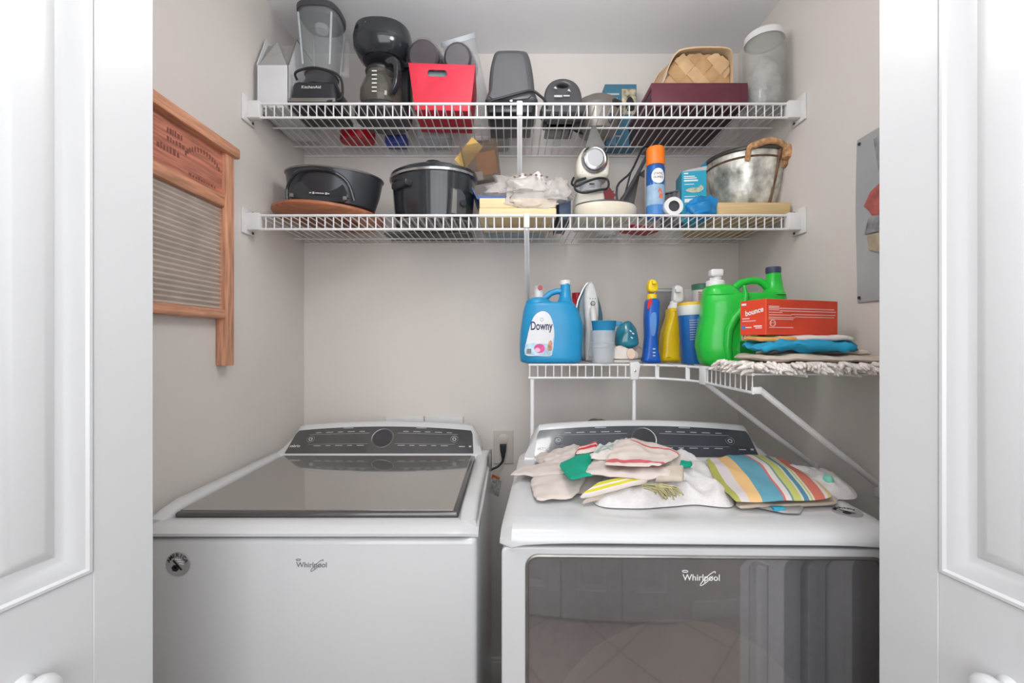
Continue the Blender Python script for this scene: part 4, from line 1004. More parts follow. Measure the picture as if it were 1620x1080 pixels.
for s, a in ((-1, R(-118)), (1, R(62))):
    M = Matrix.Rotation(a, 4, 'Z')
    ca, sa = math.cos(a), math.sin(a)
    P0 = Vector((0.137 * ca, 0.137 * 0.82 * sa, 0.108))
    b = MB(); b.box(P0, (0.030, 0.078, 0.022), 0.006, 2, rot=(0, 0, a)); b.build('handle', 'black_plastic', t)
b = MB(); b.slab([(-0.030, 0.006), (0.030, 0.006), (0.026, 0.072), (0.012, 0.088), (-0.024, 0.088)], 0.026, 0.006, M=Matrix.Rotation(R(52), 4, 'Z') @ TR((0.010, -0.128, 0))); pn = b.build('control_pod', 'dark_grey', t)
b = MB(); b.slab([(-0.027, 0.010), (-0.010, 0.010), (-0.008, 0.080), (-0.022, 0.084)], 0.004, 0.001, M=Matrix.Rotation(R(52), 4, 'Z') @ TR((0.010, -0.142, 0))); b.build('trim', 'mid_grey', pn)
b = MB(); b.lathe([(0.010, 0), (0.010, 0.008), (0, 0.010)], 16, M=Matrix.Rotation(R(52), 4, 'Z') @ TR((0.022, -0.141, 0.045)) @ Matrix.Rotation(R(90), 4, 'X')); b.build('dial', 'black_plastic', pn)
b = MB(); b.lathe([(0.124, 0.0), (0.128, 0.0), (0.128, 0.006), (0.120, 0.006)], 40, 1, 0.82, cap=False); b.build('foot_ring', 'mid_grey', t)

# stack of cream document boxes, blue tray, bag, smoked letter holder
mat('cream_paper', (228, 206, 162), 0.7, var=0.05, stretch=(1, 1, 60), vs=12); mat('manila', (224, 186, 104), 0.7, var=0.03)
mat('blue_plastic', (50, 84, 150), 0.35, var=0.05); mat('navy', (44, 62, 88), 0.4, var=0.08)
X0, X1 = at(758, 0, 1.41).x, at(880, 0, 1.41).x; xm = (X0 + X1) / 2; wd = X1 - X0
t = tag(MB().bb(-wd / 2, wd / 2, 0, 0.20, 0, 0.0305, 0.003).build('paper_bundle', 'cream_paper', loc=(xm, 1.405, B2)), 'cream paper bundle, lower of the two on the middle shelf', 'paper', 'cream paper bundles')
t = tag(MB().bb(-wd / 2 + 0.001, wd / 2 - 0.003, 0, 0.20, 0, 0.032, 0.003).build('paper_bundle', 'cream_paper', loc=(xm, 1.408, B2 + 0.0312)), 'cream paper bundle, upper of the two with a bag on top', 'paper', 'cream paper bundles')
t = thing('blue_tray', 'blue plastic tray on top of the cream paper bundles', 'tray', (xm - 0.012, 1.425, B2 + 0.064))
b = MB(); b.bb(-0.118, 0.105, 0, 0.20, 0, 0.003); b.build('floor', 'blue_plastic', t)
for x in (-0.118, 0.105):
    b = MB(); b.poly([(x, 0, 0), (x, 0.20, 0), (x * 1.16, 0.20, 0.036), (x * 1.16, -0.006, 0.036)], 0.003, (1 if x < 0 else -1, 0, 0)); b.build('side_wall', 'blue_plastic', t)
b = MB(); b.bb(-0.118, 0.105, 0.197, 0.2, 0, 0.036); b.build('back_wall', 'blue_plastic', t)
b = MB(); b.bb(-0.118, 0.105, -0.001, 0.002, 0, 0.012); b.build('front_lip', 'blue_plastic', t)
t = thing('letter_holder', 'smoked plastic letter holder with orange papers tilted on the blue tray', 'letter holder', at(765, 285, 1.50), (R(8), R(-9), R(-4)))
mat('smoked_acrylic', (96, 74, 54), 0.2, var=0.06, alpha=0.38, spec=0.3)
b = MB(); b.poly([(-0.055, 0, 0), (0.058, 0, 0), (0.064, -0.01, 0.118), (-0.060, -0.01, 0.120)], 0.003, (0, 1, 0)); b.build('front', 'smoked_acrylic', t)
b = MB(); b.poly([(-0.055, 0.05, 0), (0.058, 0.05, 0), (0.064, 0.055, 0.128), (-0.060, 0.055, 0.128)], 0.003, (0, 1, 0)); b.build('back', 'smoked_acrylic', t)
for x in (-0.055, 0.055):
    b = MB(); b.poly([(x, 0, 0), (x, 0.05, 0), (x * 1.10, 0.055, 0.126), (x * 1.10, -0.01, 0.119)], 0.003, (1 if x < 0 else -1, 0, 0)); b.build('side', 'smoked_acrylic', t)
b = MB(); b.bb(-0.055, 0.058, 0, 0.05, 0, 0.003); b.build('bottom', 'smoked_acrylic', t)
b = MB(); b.poly([(-0.034, 0, 0.0), (0.034, 0, 0.0), (0.034, 0, 0.072), (-0.034, 0, 0.072)], 0.003, (0, 1, 0))
b.build('orange_napkins', mat('orange_paper', (214, 140, 88), 0.7, var=0.04), t, loc=(0.020, 0.012, 0.020), rot=(R(5), R(0), 0))
b = MB(); b.poly([(-0.048, 0, 0), (0.048, 0, 0), (0.048, 0, 0.048), (-0.048, 0, 0.048)], 0.002, (0, 1, 0))
b.build('manila_envelope', 'manila', t, loc=(-0.022, 0.030, 0.085), rot=(R(4), R(-40), 0))
b = MB(); b.bb(-0.018, 0.018, 0, 0.002, 0, 0.03); b.build('white_card', 'white_card', t, loc=(-0.018, 0.006, 0.002))

def blob(name, c, rx, ry, rz, amp, sc, seed, m, parent=None, nu=30, nv=16, flat=True, power=2.0):
    """crumpled soft lump with a flattened underside"""
    rows = []
    for j in range(nv + 1):
        ph = -math.pi / 2 + math.pi * j / nv; ring = []
        for i in range(nu):
            a = 2 * math.pi * i / nu
            d = Vector((math.cos(ph) * math.cos(a), math.cos(ph) * math.sin(a), math.sin(ph)))
            n_ = noise.noise(d * sc + Vector((seed, seed * 1.7, 0))) + 0.5 * noise.noise(d * sc * 2.3 + Vector((0, seed, 3)))
            f = 1 + amp * n_
            p_ = Vector((d.x * rx * f, d.y * ry * f, d.z * rz * f))
            if flat: p_.z = max(p_.z, -rz * 0.98) if p_.z > 0 else p_.z * 0.25
            ring.append(p_)
        rows.append(ring)
    zmin = min(p_.z for r_ in rows for p_ in r_)
    b = MB(); b.loft([[p_ - Vector((0, 0, zmin)) for p_ in r_] for r_ in rows], closed_v=True)
    bmesh.ops.remove_doubles(b.bm, verts=list(b.bm.verts), dist=1e-5)
    return b.build(name, m, parent, smooth=80, loc=c)
mat('bag_plastic', (214, 208, 204), 0.22, var=0.10, vs=20, alpha=0.5, bump=1.0, bs=35, spec=0.8)
t = thing('plastic_bag', 'crumpled clear plastic bag with brown print on the paper bundles', 'bag', (xm + 0.025, 1.445, B2 + 0.068))
blob('film', (0, 0.02, 0.0), 0.130, 0.075, 0.062, 0.40, 2.6, 4.0, 'bag_plastic', t, 40, 20)
blob('film', (0.02, -0.038, -0.045), 0.080, 0.006, 0.085, 0.35, 2.6, 9.0, 'bag_plastic', t, 32, 16)
blob('film', (0.10, -0.02, -0.02), 0.05, 0.03, 0.06, 0.4, 2.6, 2.0, 'bag_plastic', t, 28, 14)
b = MB()
for i in range(7):
    x = -0.035 + 0.017 * i; b.lathe([(0.0045, 0), (0.0045, 0.001), (0.0025, 0.001)], 10, 1, 0.8, M=TR((x, -0.056 + abs(i - 3) * 0.002, 0.062 - 0.0006 * (i - 3) ** 2)) @ Matrix.Rotation(R(75), 4, 'X'))
b.build('printed_symbols', mat('brown_print', (112, 84, 72), 0.6), t)['kind'] = 'stuff'
t = tag(MB().poly([(0, 0, 0), (0.066, 0.0, 0.0), (0.072, 0.01, 0.055), (0.016, 0.01, 0.042)], 0.003, (0, 1, 0)).build('blue_folder', 'navy', loc=(at(845, 0, 1.60).x, 1.56, B2 + 0.104)), 'dark blue folder corner sticking up behind the plastic bag', 'folder')
t = thing('pale_blue_carton', 'pale blue carton low behind the paper bundles', 'carton', (xm + 0.0, 1.66, B2))
b = MB(); b.bb(-0.115, 0.10, -0.045, 0.05, 0, 0.075, 0.002); cb = b.build('body', mat('pale_blue', (150, 170, 184), 0.5, var=0.1), t)
b = MB(); b.bb(-0.116, 0.101, -0.046, 0.051, 0.066, 0.080, 0.002); b.build('lid', 'white_card', t)
t = thing('navy_binder', 'navy blue binder standing right of the paper bundles', 'binder', (at(892, 0, 1.45).x + 0.002, 1.43, B2))
b = MB(); b.bb(-0.020, -0.017, 0, 0.21, 0, 0.075, 0.001); b.bb(0.015, 0.018, 0, 0.21, 0, 0.070, 0.001); b.bb(-0.020, 0.018, -0.002, 0.002, 0, 0.074, 0.001); b.build('cover', 'navy', t)
b = MB(); b.bb(-0.0165, 0.0145, 0.004, 0.205, 0.004, 0.064); b.build('pages', 'charcoal', t)

# cream hand mixer stood on its end
mat('cream', (216, 208, 190), 0.35, var=0.03); mat('cream_lt', (226, 221, 208), 0.35, var=0.02)
t = thing('hand_mixer', 'cream kitchen mixer with round chrome dial and black cord', 'mixer', base(932, 1.552, B2)); t.scale = (1.06, 1.06, 1.125)
b = MB(); b.box((0, 0.01, 0.055), (0.105, 0.08, 0.110), 0.012, 3, taper=0.90); b.build('stand', 'cream_lt', t)
b = MB(); b.lathe([(0.036, 0.108), (0.034, 0.125), (0.040, 0.140), (0.048, 0.150)], 28, M=TR((0.002, -0.012, 0))); b.build('neck', 'frosted_plastic', t)
ol = cr([(-0.045, 0.143), (-0.053, 0.165), (-0.050, 0.200), (-0.034, 0.228), (-0.012, 0.245), (0.014, 0.245), (0.036, 0.228), (0.052, 0.200), (0.054, 0.165), (0.044, 0.143), (0.0, 0.136)], 3)
b = MB(); b.slab(ol, 0.090, 0.018, M=TR((0.004, -0.015, 0.0))); hd = b.build('head', 'cream_lt', t)
b = MB(); b.lathe([(0.042, 0), (0.042, 0.004), (0.036, 0.008), (0.032, 0.006), (0.030, 0.006), (0.030, 0.014), (0.026, 0.016), (0, 0.016)], 32, M=TR((0.006, -0.060, 0.193)) @ Matrix.Rotation(R(90), 4, 'X')); dl = b.build('dial', 'chrome', hd)
b = MB(); b.lathe([(0.0255, 0.0155), (0.0245, 0.0168), (0, 0.0168)], 32, M=TR((0.006, -0.060, 0.193)) @ Matrix.Rotation(R(90), 4, 'X')); b.build('dial_cap', 'pale_print', dl)
b = MB(); b.slab(cr([(-0.026, 0.228), (-0.020, 0.258), (-0.012, 0.285), (0.0, 0.298), (0.010, 0.288), (0.024, 0.258), (0.034, 0.228)], 3), 0.016, 0.004, M=TR((0.006, -0.050, 0))); b.build('lever', 'mid_grey', hd)
b = MB(); b.tube([(-0.055, -0.03, 0.150), (-0.064, -0.05, 0.125), (-0.050, -0.068, 0.112), (-0.02, -0.072, 0.124), (0.02, -0.068, 0.136), (0.048, -0.062, 0.132), (0.046, -0.070, 0.106), (0.015, -0.075, 0.098), (-0.03, -0.075, 0.090), (-0.056, -0.07, 0.102), (-0.052, -0.06, 0.128), (-0.02, -0.056, 0.140)], 0.0035, 8, smooth=5); b.build('cord', 'cord_black', t)
b = MB(); b.bb(-0.010, 0.006, -0.0615, -0.0605, 0.118, 0.123); b.build('plug_mark', 'black_plastic', t)

# round cream pot with dark lid, red leaf cut-out
t = thing('cream_pot', 'round cream pot with a dark lid at the front of the middle shelf', 'pot', base(957, 1.458, B2)); t.scale = (1, 0.68, 1)
b = MB(); b.lathe([(0.0, 0.0), (0.086, 0.0), (0.096, 0.006), (0.103, 0.022), (0.104, 0.040), (0.100, 0.048)], 44); b.build('body', 'cream', t)
b = MB(); b.lathe([(0.100, 0.046), (0.098, 0.053), (0.07, 0.060), (0.02, 0.062), (0, 0.062)], 44); b.build('lid', mat('lid_dark', (70, 68, 70), 0.35, var=0.05), t)
k = 1.60 / F
ol = [((x - 510) / 4.9 * k, (700 - y) / 4.9 * k) for x, y in [(465, 600), (480, 590), (478, 575), (500, 590), (512, 570), (530, 600), (545, 598), (540, 615), (560, 630), (545, 650), (550, 670), (530, 672), (538, 698), (500, 702), (480, 690), (470, 650)]]
t = tag(MB().slab(ol, 0.006, 0.001).build('leaf_cutout', mat('leaf_red', (168, 74, 80), 0.6, var=0.06), loc=at(964, 322.5, 1.60)), 'red leaf-shaped ornament behind the cream pot', 'ornament')
t['label'] = 'red leaf-shaped ornament standing behind the cream pot'
b = MB(); b.bb(-0.035, 0.035, 0.004, 0.03, 0, 0.075, 0.004); t2 = tag(b.build('white_carton', 'white_card', loc=(at(960, 0, 1.62).x, 1.625, B2)), 'small white carton behind the red leaf ornament', 'carton')

# folded black metal rack leaning
t = thing('folding_rack', 'folded black and grey metal rack leaning left of the spray can', 'rack', (at(1000, 0, 1.52).x, 1.50, B2))
P0 = lambda px, py, Y: at(px, max(py, 232), Y + 0.07) - Vector((at(1000, 0, 1.52).x, 1.50, B2))
b = MB(); b.tube([P0(980, 340, 1.44), P0(976, 296, 1.46), P0(998, 272, 1.47), P0(1016, 236, 1.50), P0(1026, 222, 1.53)], 0.0038, 8, smooth=4); b.tube([P0(998, 272, 1.47), P0(988, 310, 1.46), P0(982, 322, 1.45)], 0.0032, 8); b.build('wire_frame', 'black_plastic', t)
b = MB(); b.tube([P0(984, 318, 1.45), P0(1006, 280, 1.47), P0(1024, 246, 1.50)], 0.007, 8); b.build('slide_bar', 'charcoal', t)
b = MB(); b.poly([P0(980, 339, 1.46), P0(1020, 339, 1.48), P0(1020, 268, 1.50), P0(1006, 278, 1.49), P0(986, 308, 1.47)], 0.05, (0, 1, 0)); b.build('panel', mat('rack_grey', (96, 94, 95), 0.5, var=0.08), t)
b = MB(); b.poly([P0(1000, 339, 1.455), P0(1020, 339, 1.46), P0(1020, 282, 1.475), P0(1012, 278, 1.475)], 0.004, (0, 1, 0)); b.build('side_flap', mat('rack_tan', (140, 132, 128), 0.5, var=0.08), t)
b = MB(); b.poly([P0(1014, 244, 1.50), P0(1026, 246, 1.50), P0(1038, 218, 1.53), P0(1028, 216, 1.53)], 0.006, (0, 1, 0)); b.build('end_cap', 'dull_metal', t)

# spray can
t = thing('spray_can', 'blue aerosol spray can with an orange cap on the middle shelf', 'spray can', base(1037, 1.425, B2))
mat('can_blue', (36, 92, 168), 0.3, var=0.04, metal=0.2); mat('cap_orange', (244, 126, 36), 0.4, var=0.03); mat('can_pale', (150, 180, 206), 0.35, var=0.08, vs=30)
b = MB(); b.lathe([(0.0, 0.0), (0.026, 0.0), (0.029, 0.004), (0.029, 0.160), (0.026, 0.170), (0, 0.172)], 32); cn = b.build('can', 'can_blue', t)
b = MB(); b.lathe([(0.0294, 0.040), (0.0294, 0.104)], 32, cap=False); b.build('label_band', 'can_pale', cn)
b = MB(); b.lathe([(0.0295, 0.010), (0.0295, 0.040)], 32, cap=False); b.build('label_band', mat('can_mid', (70, 132, 196), 0.35), cn)
def wrap(o_r, pts, name, m, parent, z0=0.0):
    """print wrapped on a can: pts are (arc metres, z)"""
    b = MB(); tb = bmesh.new(); vs = [tb.verts.new((o_r * math.sin(x / o_r), -o_r * math.cos(x / o_r), z)) for x, z in pts]; tb.faces.new(vs); bmesh.ops.triangulate(tb, faces=list(tb.faces)); b.merge(tb); return b.build(name, m, parent)
wrap(0.0301, [(0.024 * math.cos(2 * math.pi * i / 24) * 0.92, 0.130 + 0.024 * math.sin(2 * math.pi * i / 24)) for i in range(24)], 'label_disc', 'white_print', cn)
wrap(0.0302, [(-0.026, 0.100), (0.026, 0.106), (0.026, 0.112), (0.0, 0.104), (-0.026, 0.110)], 'label_wave', mat('wave_blue', (70, 160, 200), 0.4), cn)
wrap(0.0302, [(0.000, 0.060), (0.012, 0.058), (0.016, 0.072), (0.010, 0.086), (0.004, 0.092), (-0.002, 0.080), (0.004, 0.072)], 'label_figure', mat('fig_orange', (226, 120, 88), 0.5), cn)
def wrap_text(s_, r_, w_, z, m, parent, a0=0.0, h=None):
    tm = text_mesh(s_, w_, h, 0.0, 0, 0.01)
    for v in tm.verts:
        x, y = v.co.x + a0, v.co.y; v.co = Vector((r_ * math.sin(x / r_), -r_ * math.cos(x / r_), z + y))
    return MB().merge(tm).build('lettering', m, parent)
wrap_text('STATIC', 0.0304, 0.030, 0.137, 'black_print', cn); wrap_text('GUARD', 0.0304, 0.032, 0.126, 'black_print', cn)
b = MB(); b.lathe([(0.028, 0.170), (0.0292, 0.174), (0.0288, 0.222), (0.0262, 0.228), (0, 0.229)], 32); b.build('cap', 'cap_orange', t)

# grey pouch, teal carton, tape roll, blue bag
t = thing('grey_pouch', 'soft grey pouch squeezed between spray can and teal carton', 'pouch', base(1066, 1.50, B2))
b = MB(); rows = []
for i in range(13):
    x = -0.036 + 0.072 * i / 12; rows.append([(x, 0.006 * math.sin(i * 1.9) - 0.02, 0), (x, 0.006 * math.sin(i * 1.9) - 0.018, 0.06), (x * 0.95 + 0.002, 0.005 * math.sin(i * 1.9 + 1) - 0.01, 0.100 + 0.0016 * i), (x * 0.9 + 0.003, 0.012, 0.104 + 0.0016 * i), (x, 0.03, 0.05), (x, 0.03, 0)])
b.loft(rows, closed_v=True, cap=True); b.build('pouch', mat('pouch_grey', (128, 124, 126), 0.8, var=0.05), t, smooth=70)
b = MB(); b.bb(-0.034, 0.036, -0.012, 0.016, 0.108, 0.112); b.build('zip', 'mid_grey', t, rot=(0, R(-12), 0))
t = thing('teal_carton', 'upright turquoise carton with open flap and a picture of a shoe insole', 'carton', base(1098, 1.455, B2), (0, 0, R(-8)))
mat('turq', (38, 160, 190), 0.45, var=0.03); mat('turq_dark', (24, 128, 160), 0.45, var=0.03)
b = MB(); b.bb(-0.039, 0.039, 0, 0.085, 0, 0.168, 0.001, 1); cb = b.build('body', 'turq', t)
b = MB(); b.poly([(-0.039, 0.084, 0.168), (0.039, 0.0, 0.168), (0.039, 0.0, 0.196), (0.02, 0.03, 0.186)], 0.0012, (0, 1, 0)); b.build('flap', 'turq_dark', t)
b = MB(); b.poly([(-0.039, 0.0, 0.166), (0.039, 0.0, 0.168), (0.039, -0.004, 0.180), (-0.020, 0.012, 0.176)], 0.001, (0, 1, 0)); b.build('flap', 'pale_print', t)
bars([(-0.032, -0.018, 0.160, 0.004), (-0.032, 0.002, 0.150, 0.003), (-0.032, 0.008, 0.144, 0.003), (-0.032, 0.012, 0.136, 0.005), (-0.030, 0.0, 0.124, 0.002), (-0.03, 0.01, 0.084, 0.002)], 'white_print', cb)['kind'] = 'stuff'
b = MB(); b.slab(cr([(-0.026, 0.104), (-0.006, 0.096), (0.018, 0.098), (0.030, 0.108), (0.022, 0.120), (0.012, 0.112), (-0.010, 0.112)], 3), 0.0008, 0, M=TR((0, -0.0006, 0))); b.build('picture', mat('insole', (186, 190, 170), 0.6, var=0.15, vs=60), cb)
b = MB(); b.bb(-0.030, 0.030, -0.0008, 0, 0.064, 0.076); b.build('label_strip', 'white_print', cb)
t = thing('tape_roll', 'white tape roll with dark core hanging at the shelf edge', 'tape', at(1068, 336, 1.372) + Vector((0, 0.018, -0.0)))
t.location.z = B2 + 0.029 - 0.0
b = MB(); b.lathe([(0.017, -0.010), (0.0285, -0.010), (0.0295, -0.008), (0.0295, 0.008), (0.0285, 0.010), (0.017, 0.010)], 36, M=Matrix.Rotation(R(90), 4, 'X'), cap=False); b.build('tape', 'white_plastic', t)
b = MB(); b.lathe([(0.0, -0.004), (0.017, -0.004), (0.0172, -0.009), (0.0172, 0.009), (0.017, 0.004), (0, 0.004)], 28, M=Matrix.Rotation(R(90), 4, 'X')); b.build('core', 'dark_grey', t)
mat('bag_blue', (30, 132, 196), 0.3, var=0.12, vs=20, bump=1.0, bs=40)
t = thing('blue_bag', 'crumpled bright blue plastic bag in front of the turquoise carton', 'bag', base(1112, 1.425, B2))
blob('film', (0, 0.0, 0), 0.050, 0.025, 0.052, 0.5, 1.9, 3.3, 'bag_blue', t, 30, 16)
blob('film', (0.018, 0.012, 0.012), 0.032, 0.02, 0.040, 0.5, 2.2, 8.1, 'bag_blue', t, 26, 14)

# galvanised pot with rope handles on a pale wooden tray
t = thing('wooden_tray', 'pale yellow wooden slab under the metal pot', 'tray', (0.768, 1.427, B2))
mat('pale_wood', (214, 186, 138), 0.5, var=0.05, stretch=(1, 10, 20), vs=8)
b = MB(); b.bb(-0.114, 0.116, -0.024, 0.27, 0.006, 0.048, 0.004); b.build('slab', 'pale_wood', t)
for x in (-0.09, 0.09):
    b = MB(); b.bb(x - 0.012, x + 0.012, 0.0, 0.25, 0, 0.007); b.build('batten', 'pale_wood', t)
t = thing('metal_pot', 'rust-streaked galvanised pot with a rope handle at the right end', 'pot', base(1178, 1.545, B2 + 0.0485)); t.scale = (1, 1, 1.22)
mat('galvanised', (196, 195, 184), 0.38, metal=0.45, var=0.34, vs=26, bump=1.0, bs=40)
mat('rust', (108, 84, 66), 0.6, metal=0.3, var=0.25, vs=40); mat('rope', (190, 146, 106), 0.9, var=0.25, vs=70, bump=0.8, bs=200)
b = MB(); b.lathe([(0.0, 0.0), (0.082, 0.0), (0.088, 0.006), (0.108, 0.055), (0.122, 0.110), (0.128, 0.150), (0.1255, 0.150), (0.105, 0.055), (0.084, 0.010), (0, 0.008)], 52); pt = b.build('body', 'galvanised', t)
b = MB(); b.tube([(0.130 * math.cos(2 * math.pi * i / 52), 0.130 * math.sin(2 * math.pi * i / 52), 0.150) for i in range(52)], 0.0055, 8, closed=True); b.build('rolled_rim', mat('rim_dark', (92, 90, 86), 0.45, metal=0.6, var=0.2), t)
b = MB(); b.tube([(0.1255 * math.cos(2 * math.pi * i / 52), 0.1255 * math.sin(2 * math.pi * i / 52), 0.128) for i in range(52)], 0.0028, 6, closed=True); b.build('bead', 'rust', t)
b = MB(); b.tube([(0.089 * math.cos(2 * math.pi * i / 52), 0.089 * math.sin(2 * math.pi * i / 52), 0.006) for i in range(52)], 0.004, 6, closed=True); b.build('foot_bead', 'rust', t)
a = R(-66); 
def pp(a, z, k_=1.0):
    r_ = 0.086 + (0.128 - 0.086) * min(1, z / 0.15) ** 0.8
    return (r_ * k_ * math.cos(a), r_ * k_ * math.sin(a), z)
b = MB(); b.tube([pp(a, z, 1.005) for z in (0.004, 0.03, 0.06, 0.09, 0.12, 0.148)], [0.006, 0.005, 0.0055, 0.0065, 0.0075, 0.009], 8); b.build('seam', 'rust', t)
b = MB(); A0 = R(-100); pts = []
for i in range(9):
    aa = R(-112 + 7.5 * i); pts.append(Vector(pp(aa, 0.146 + 0.016 * math.sin(math.pi * i / 8), 1.07)))
pts = [Vector(pp(R(-114), 0.118, 1.03))] + pts + [Vector(pp(R(-48), 0.112, 1.03))]
b.tube(pts, 0.0085, 10, smooth=3); b.build('rope_handle', 'rope', t)
b = MB(); b.lathe([(0, -0.022), (0.016, -0.016), (0.021, 0.0), (0.016, 0.016), (0, 0.022)], 14, M=TR(pp(R(-56), 0.140, 1.08))); b.lathe([(0, -0.016), (0.013, -0.01), (0.016, 0.0), (0.012, 0.012), (0, 0.016)], 14, M=TR(pp(R(-50), 0.118, 1.06)));
b.build('rope_knot', 'rope', t)['kind'] = 'stuff'
# low red and dark flat things seen from below between the wires
t = thing('red_packet', 'flat red packet lying under the rack behind the spray can', 'packet', base(1012, 1.60, B2))
b = MB(); b.box((0, 0, 0.008), (0.12, 0.08, 0.015), 0.004, rot=(0, 0, R(20))); b.build('body', mat('packet_red', (180, 40, 52), 0.5, var=0.15), t)
b = MB(); b.box((0.0, 0, 0.017), (0.05, 0.04, 0.003), 0.001, rot=(0, 0, R(20))); b.build('label', 'white_card', t)
t = thing('baking_sheet', 'dark baking sheet lying flat under the slow cooker', 'baking sheet', (-0.30, 1.675, B2))
b = MB(); b.bb(-0.17, 0.15, -0.05, 0.055, 0.0, 0.004, 0.001); b.build('plate', mat('sheet_dark', (90, 88, 86), 0.4, metal=0.5, var=0.2), t)
b = MB(); b.tube([(x, y, 0.005) for x, y in rrect(-0.168, 0.148, -0.048, 0.053, 0.01)], 0.004, 6, closed=True); b.build('rim', 'dull_metal', t)

# ================================================================== detergents on the corner shelf
mat('softener_blue', (40, 150, 202), 0.32, var=0.03, vs=8)
mat('label_white', (226, 228, 232), 0.4, var=0.02)
k = 1.40 / F
def CR1(pts, cx, by): return px_outline(pts, 800, 400, 4.909, cx, by, k)
t = thing('softener_jug', 'big blue fabric softener jug with white cap, leftmost on the corner shelf', 'jug', base(871, 1.475, B3))
def slices(b, lv, conv, depth, pw=3.4, n=40, cap=True):
    """stacked rounded sections; lv = (y, x left, x right, depth factor) in a magnified view"""
    rows = []
    for y, xl, xr, f in lv:
        (x0, z), (x1, _) = conv([(xl, y), (xr, y)]); c = (x0 + x1) / 2; h = (x1 - x0) / 2; r = []
        for i in range(n):
            a = 2 * math.pi * i / n; ca, sa = math.cos(a), math.sin(a); q = 1 / (abs(ca) ** pw + abs(sa) ** pw) ** (1 / pw)
            r.append((c + h * q * ca, depth * f * q * sa, max(z, 0)))
        rows.append(r)
    b.loft(rows, closed_v=True, cap=cap)
CD = lambda q: CR1(q, 871, 573)
b = MB()
slices(b, [(848, 118, 584, 0.90), (838, 103, 595, 0.97), (800, 97, 598, 1), (700, 95, 602, 1), (600, 100, 607, 1), (540, 108, 603, 1), (490, 116, 595, 0.98), (440, 123, 575, 0.95), (400, 133, 556, 0.92), (378, 140, 540, 0.88), (364, 150, 528, 0.80)], CD, 0.062)
slices(b, [(372, 143, 385, 0.80), (350, 150, 350, 0.74), (335, 168, 322, 0.64), (326, 195, 300, 0.5)], CD, 0.062, 2.6)
slices(b, [(380, 385, 540, 0.82), (355, 402, 528, 0.62), (325, 418, 516, 0.42), (250, 429, 511, 0.30), (208, 433, 508, 0.29)], CD, 0.062, 2.2)
b.tube([(x, 0, z) for x, z in CD([(270, 345), (310, 315), (350, 283), (395, 268), (445, 268)])], [0.012, 0.011, 0.010, 0.010, 0.011], 12, smooth=0)
jb = b.build('body', 'softener_blue', t, smooth=60)
b = MB(); b.lathe([(0.0180, 0), (0.0182, 0.012), (0.0165, 0.015), (0, 0.0155)], 28, M=TR(((895.5 - 871) * k, 0, (573 - 444) * k))); b.build('fill_cap', 'white_plastic', t)
b = MB(); b.lathe([(0.024, 0), (0.024, 0.010), (0.019, 0.012), (0.019, 0.020), (0.0165, 0.034), (0.012, 0.040), (0, 0.041)], 28, M=TR(((851 - 871) * k, -0.006, (573 - 466) * k))); tp = b.build('spout_cap', 'clear_plastic', t)
b = MB(); b.lathe([(0.014, 0.0), (0.014, 0.022), (0.008, 0.030), (0, 0.030)], 20, M=TR(((851 - 871) * k, -0.006, (573 - 465) * k))); b.build('spout', 'white_plastic', t)
b = MB(); b.lathe([(0.008, 0), (0.008, 0.004), (0, 0.005)], 16, M=TR(((853 - 871) * k, -0.020, (573 - 450) * k)) @ Matrix.Rotation(R(90), 4, 'X')); b.build('spout_button', mat('dull_red', (170, 70, 80), 0.4), t)
lab = cr(CR1([(135, 780), (150, 660), (180, 540), (215, 470), (270, 440), (320, 460), (350, 520), (364, 600), (360, 690), (350, 760), (330, 792), (230, 790)], 871, 573), 3)
b = MB(); b.slab(lab, 0.0016, 0.0003, M=TR((0, -0.0626, 0))); lb = b.build('label', 'label_white', jb)
lettering('Downy', mat('label_ink', (40, 48, 92), 0.5, var=0), lb, ((800 + 266 / 4.909 - 871) * k, -0.0636, (573 - 400 - 565 / 4.909) * k), w=0.070, h=0.036, bold=0.02)
b = MB(); b.slab([(x * 1.0, z) for x, z in CR1([(136, 700), (200, 690), (350, 700), (358, 640), (360, 690), (350, 760), (330, 788), (230, 786), (138, 776)], 871, 573)], 0.0006, 0, M=TR((0, -0.0636, 0))); b.build('label_sky', mat('lab_sky', (176, 206, 226), 0.4, var=0.15, vs=30), lb)
b = MB()
for x, z, r_, m_ in ((248, 732, 0.0145, 0),): b.lathe([(r_, 0), (r_, 0.0006), (0, 0.0006)], 20, 1.2, 1.0, M=TR(((800 + x / 4.909 - 871) * k, -0.0640, (573 - 400 - z / 4.909) * k)) @ Matrix.Rotation(R(90), 4, 'X'))
b.build('label_flower', mat('lab_pink', (216, 70, 142), 0.4, var=0.2, vs=60), lb)
b = MB(); b.lathe([(0.007, 0), (0.007, 0.0006), (0, 0.0006)], 16, 1.3, 1, M=TR(((800 + 232 / 4.909 - 871) * k, -0.0647, (573 - 400 - 745 / 4.909) * k)) @ Matrix.Rotation(R(90), 4, 'X')); b.build('label_flower', mat('lab_pale', (236, 190, 212), 0.4), lb)
b = MB(); b.slab(cr(CR1([(312, 745), (318, 690), (335, 668), (348, 690), (345, 745)], 871, 573), 3), 0.0006, 0, M=TR((0, -0.0643, 0))); b.build('label_figure', mat('lab_fig', (190, 142, 116), 0.5, var=0.2, vs=80), lb)
b = MB(); b.slab(CR1([(148, 735), (184, 735), (184, 772), (148, 772)], 871, 573), 0.0006, 0, M=TR((0, -0.0645, 0))); b.build('label_mark', 'grey_print', lb)
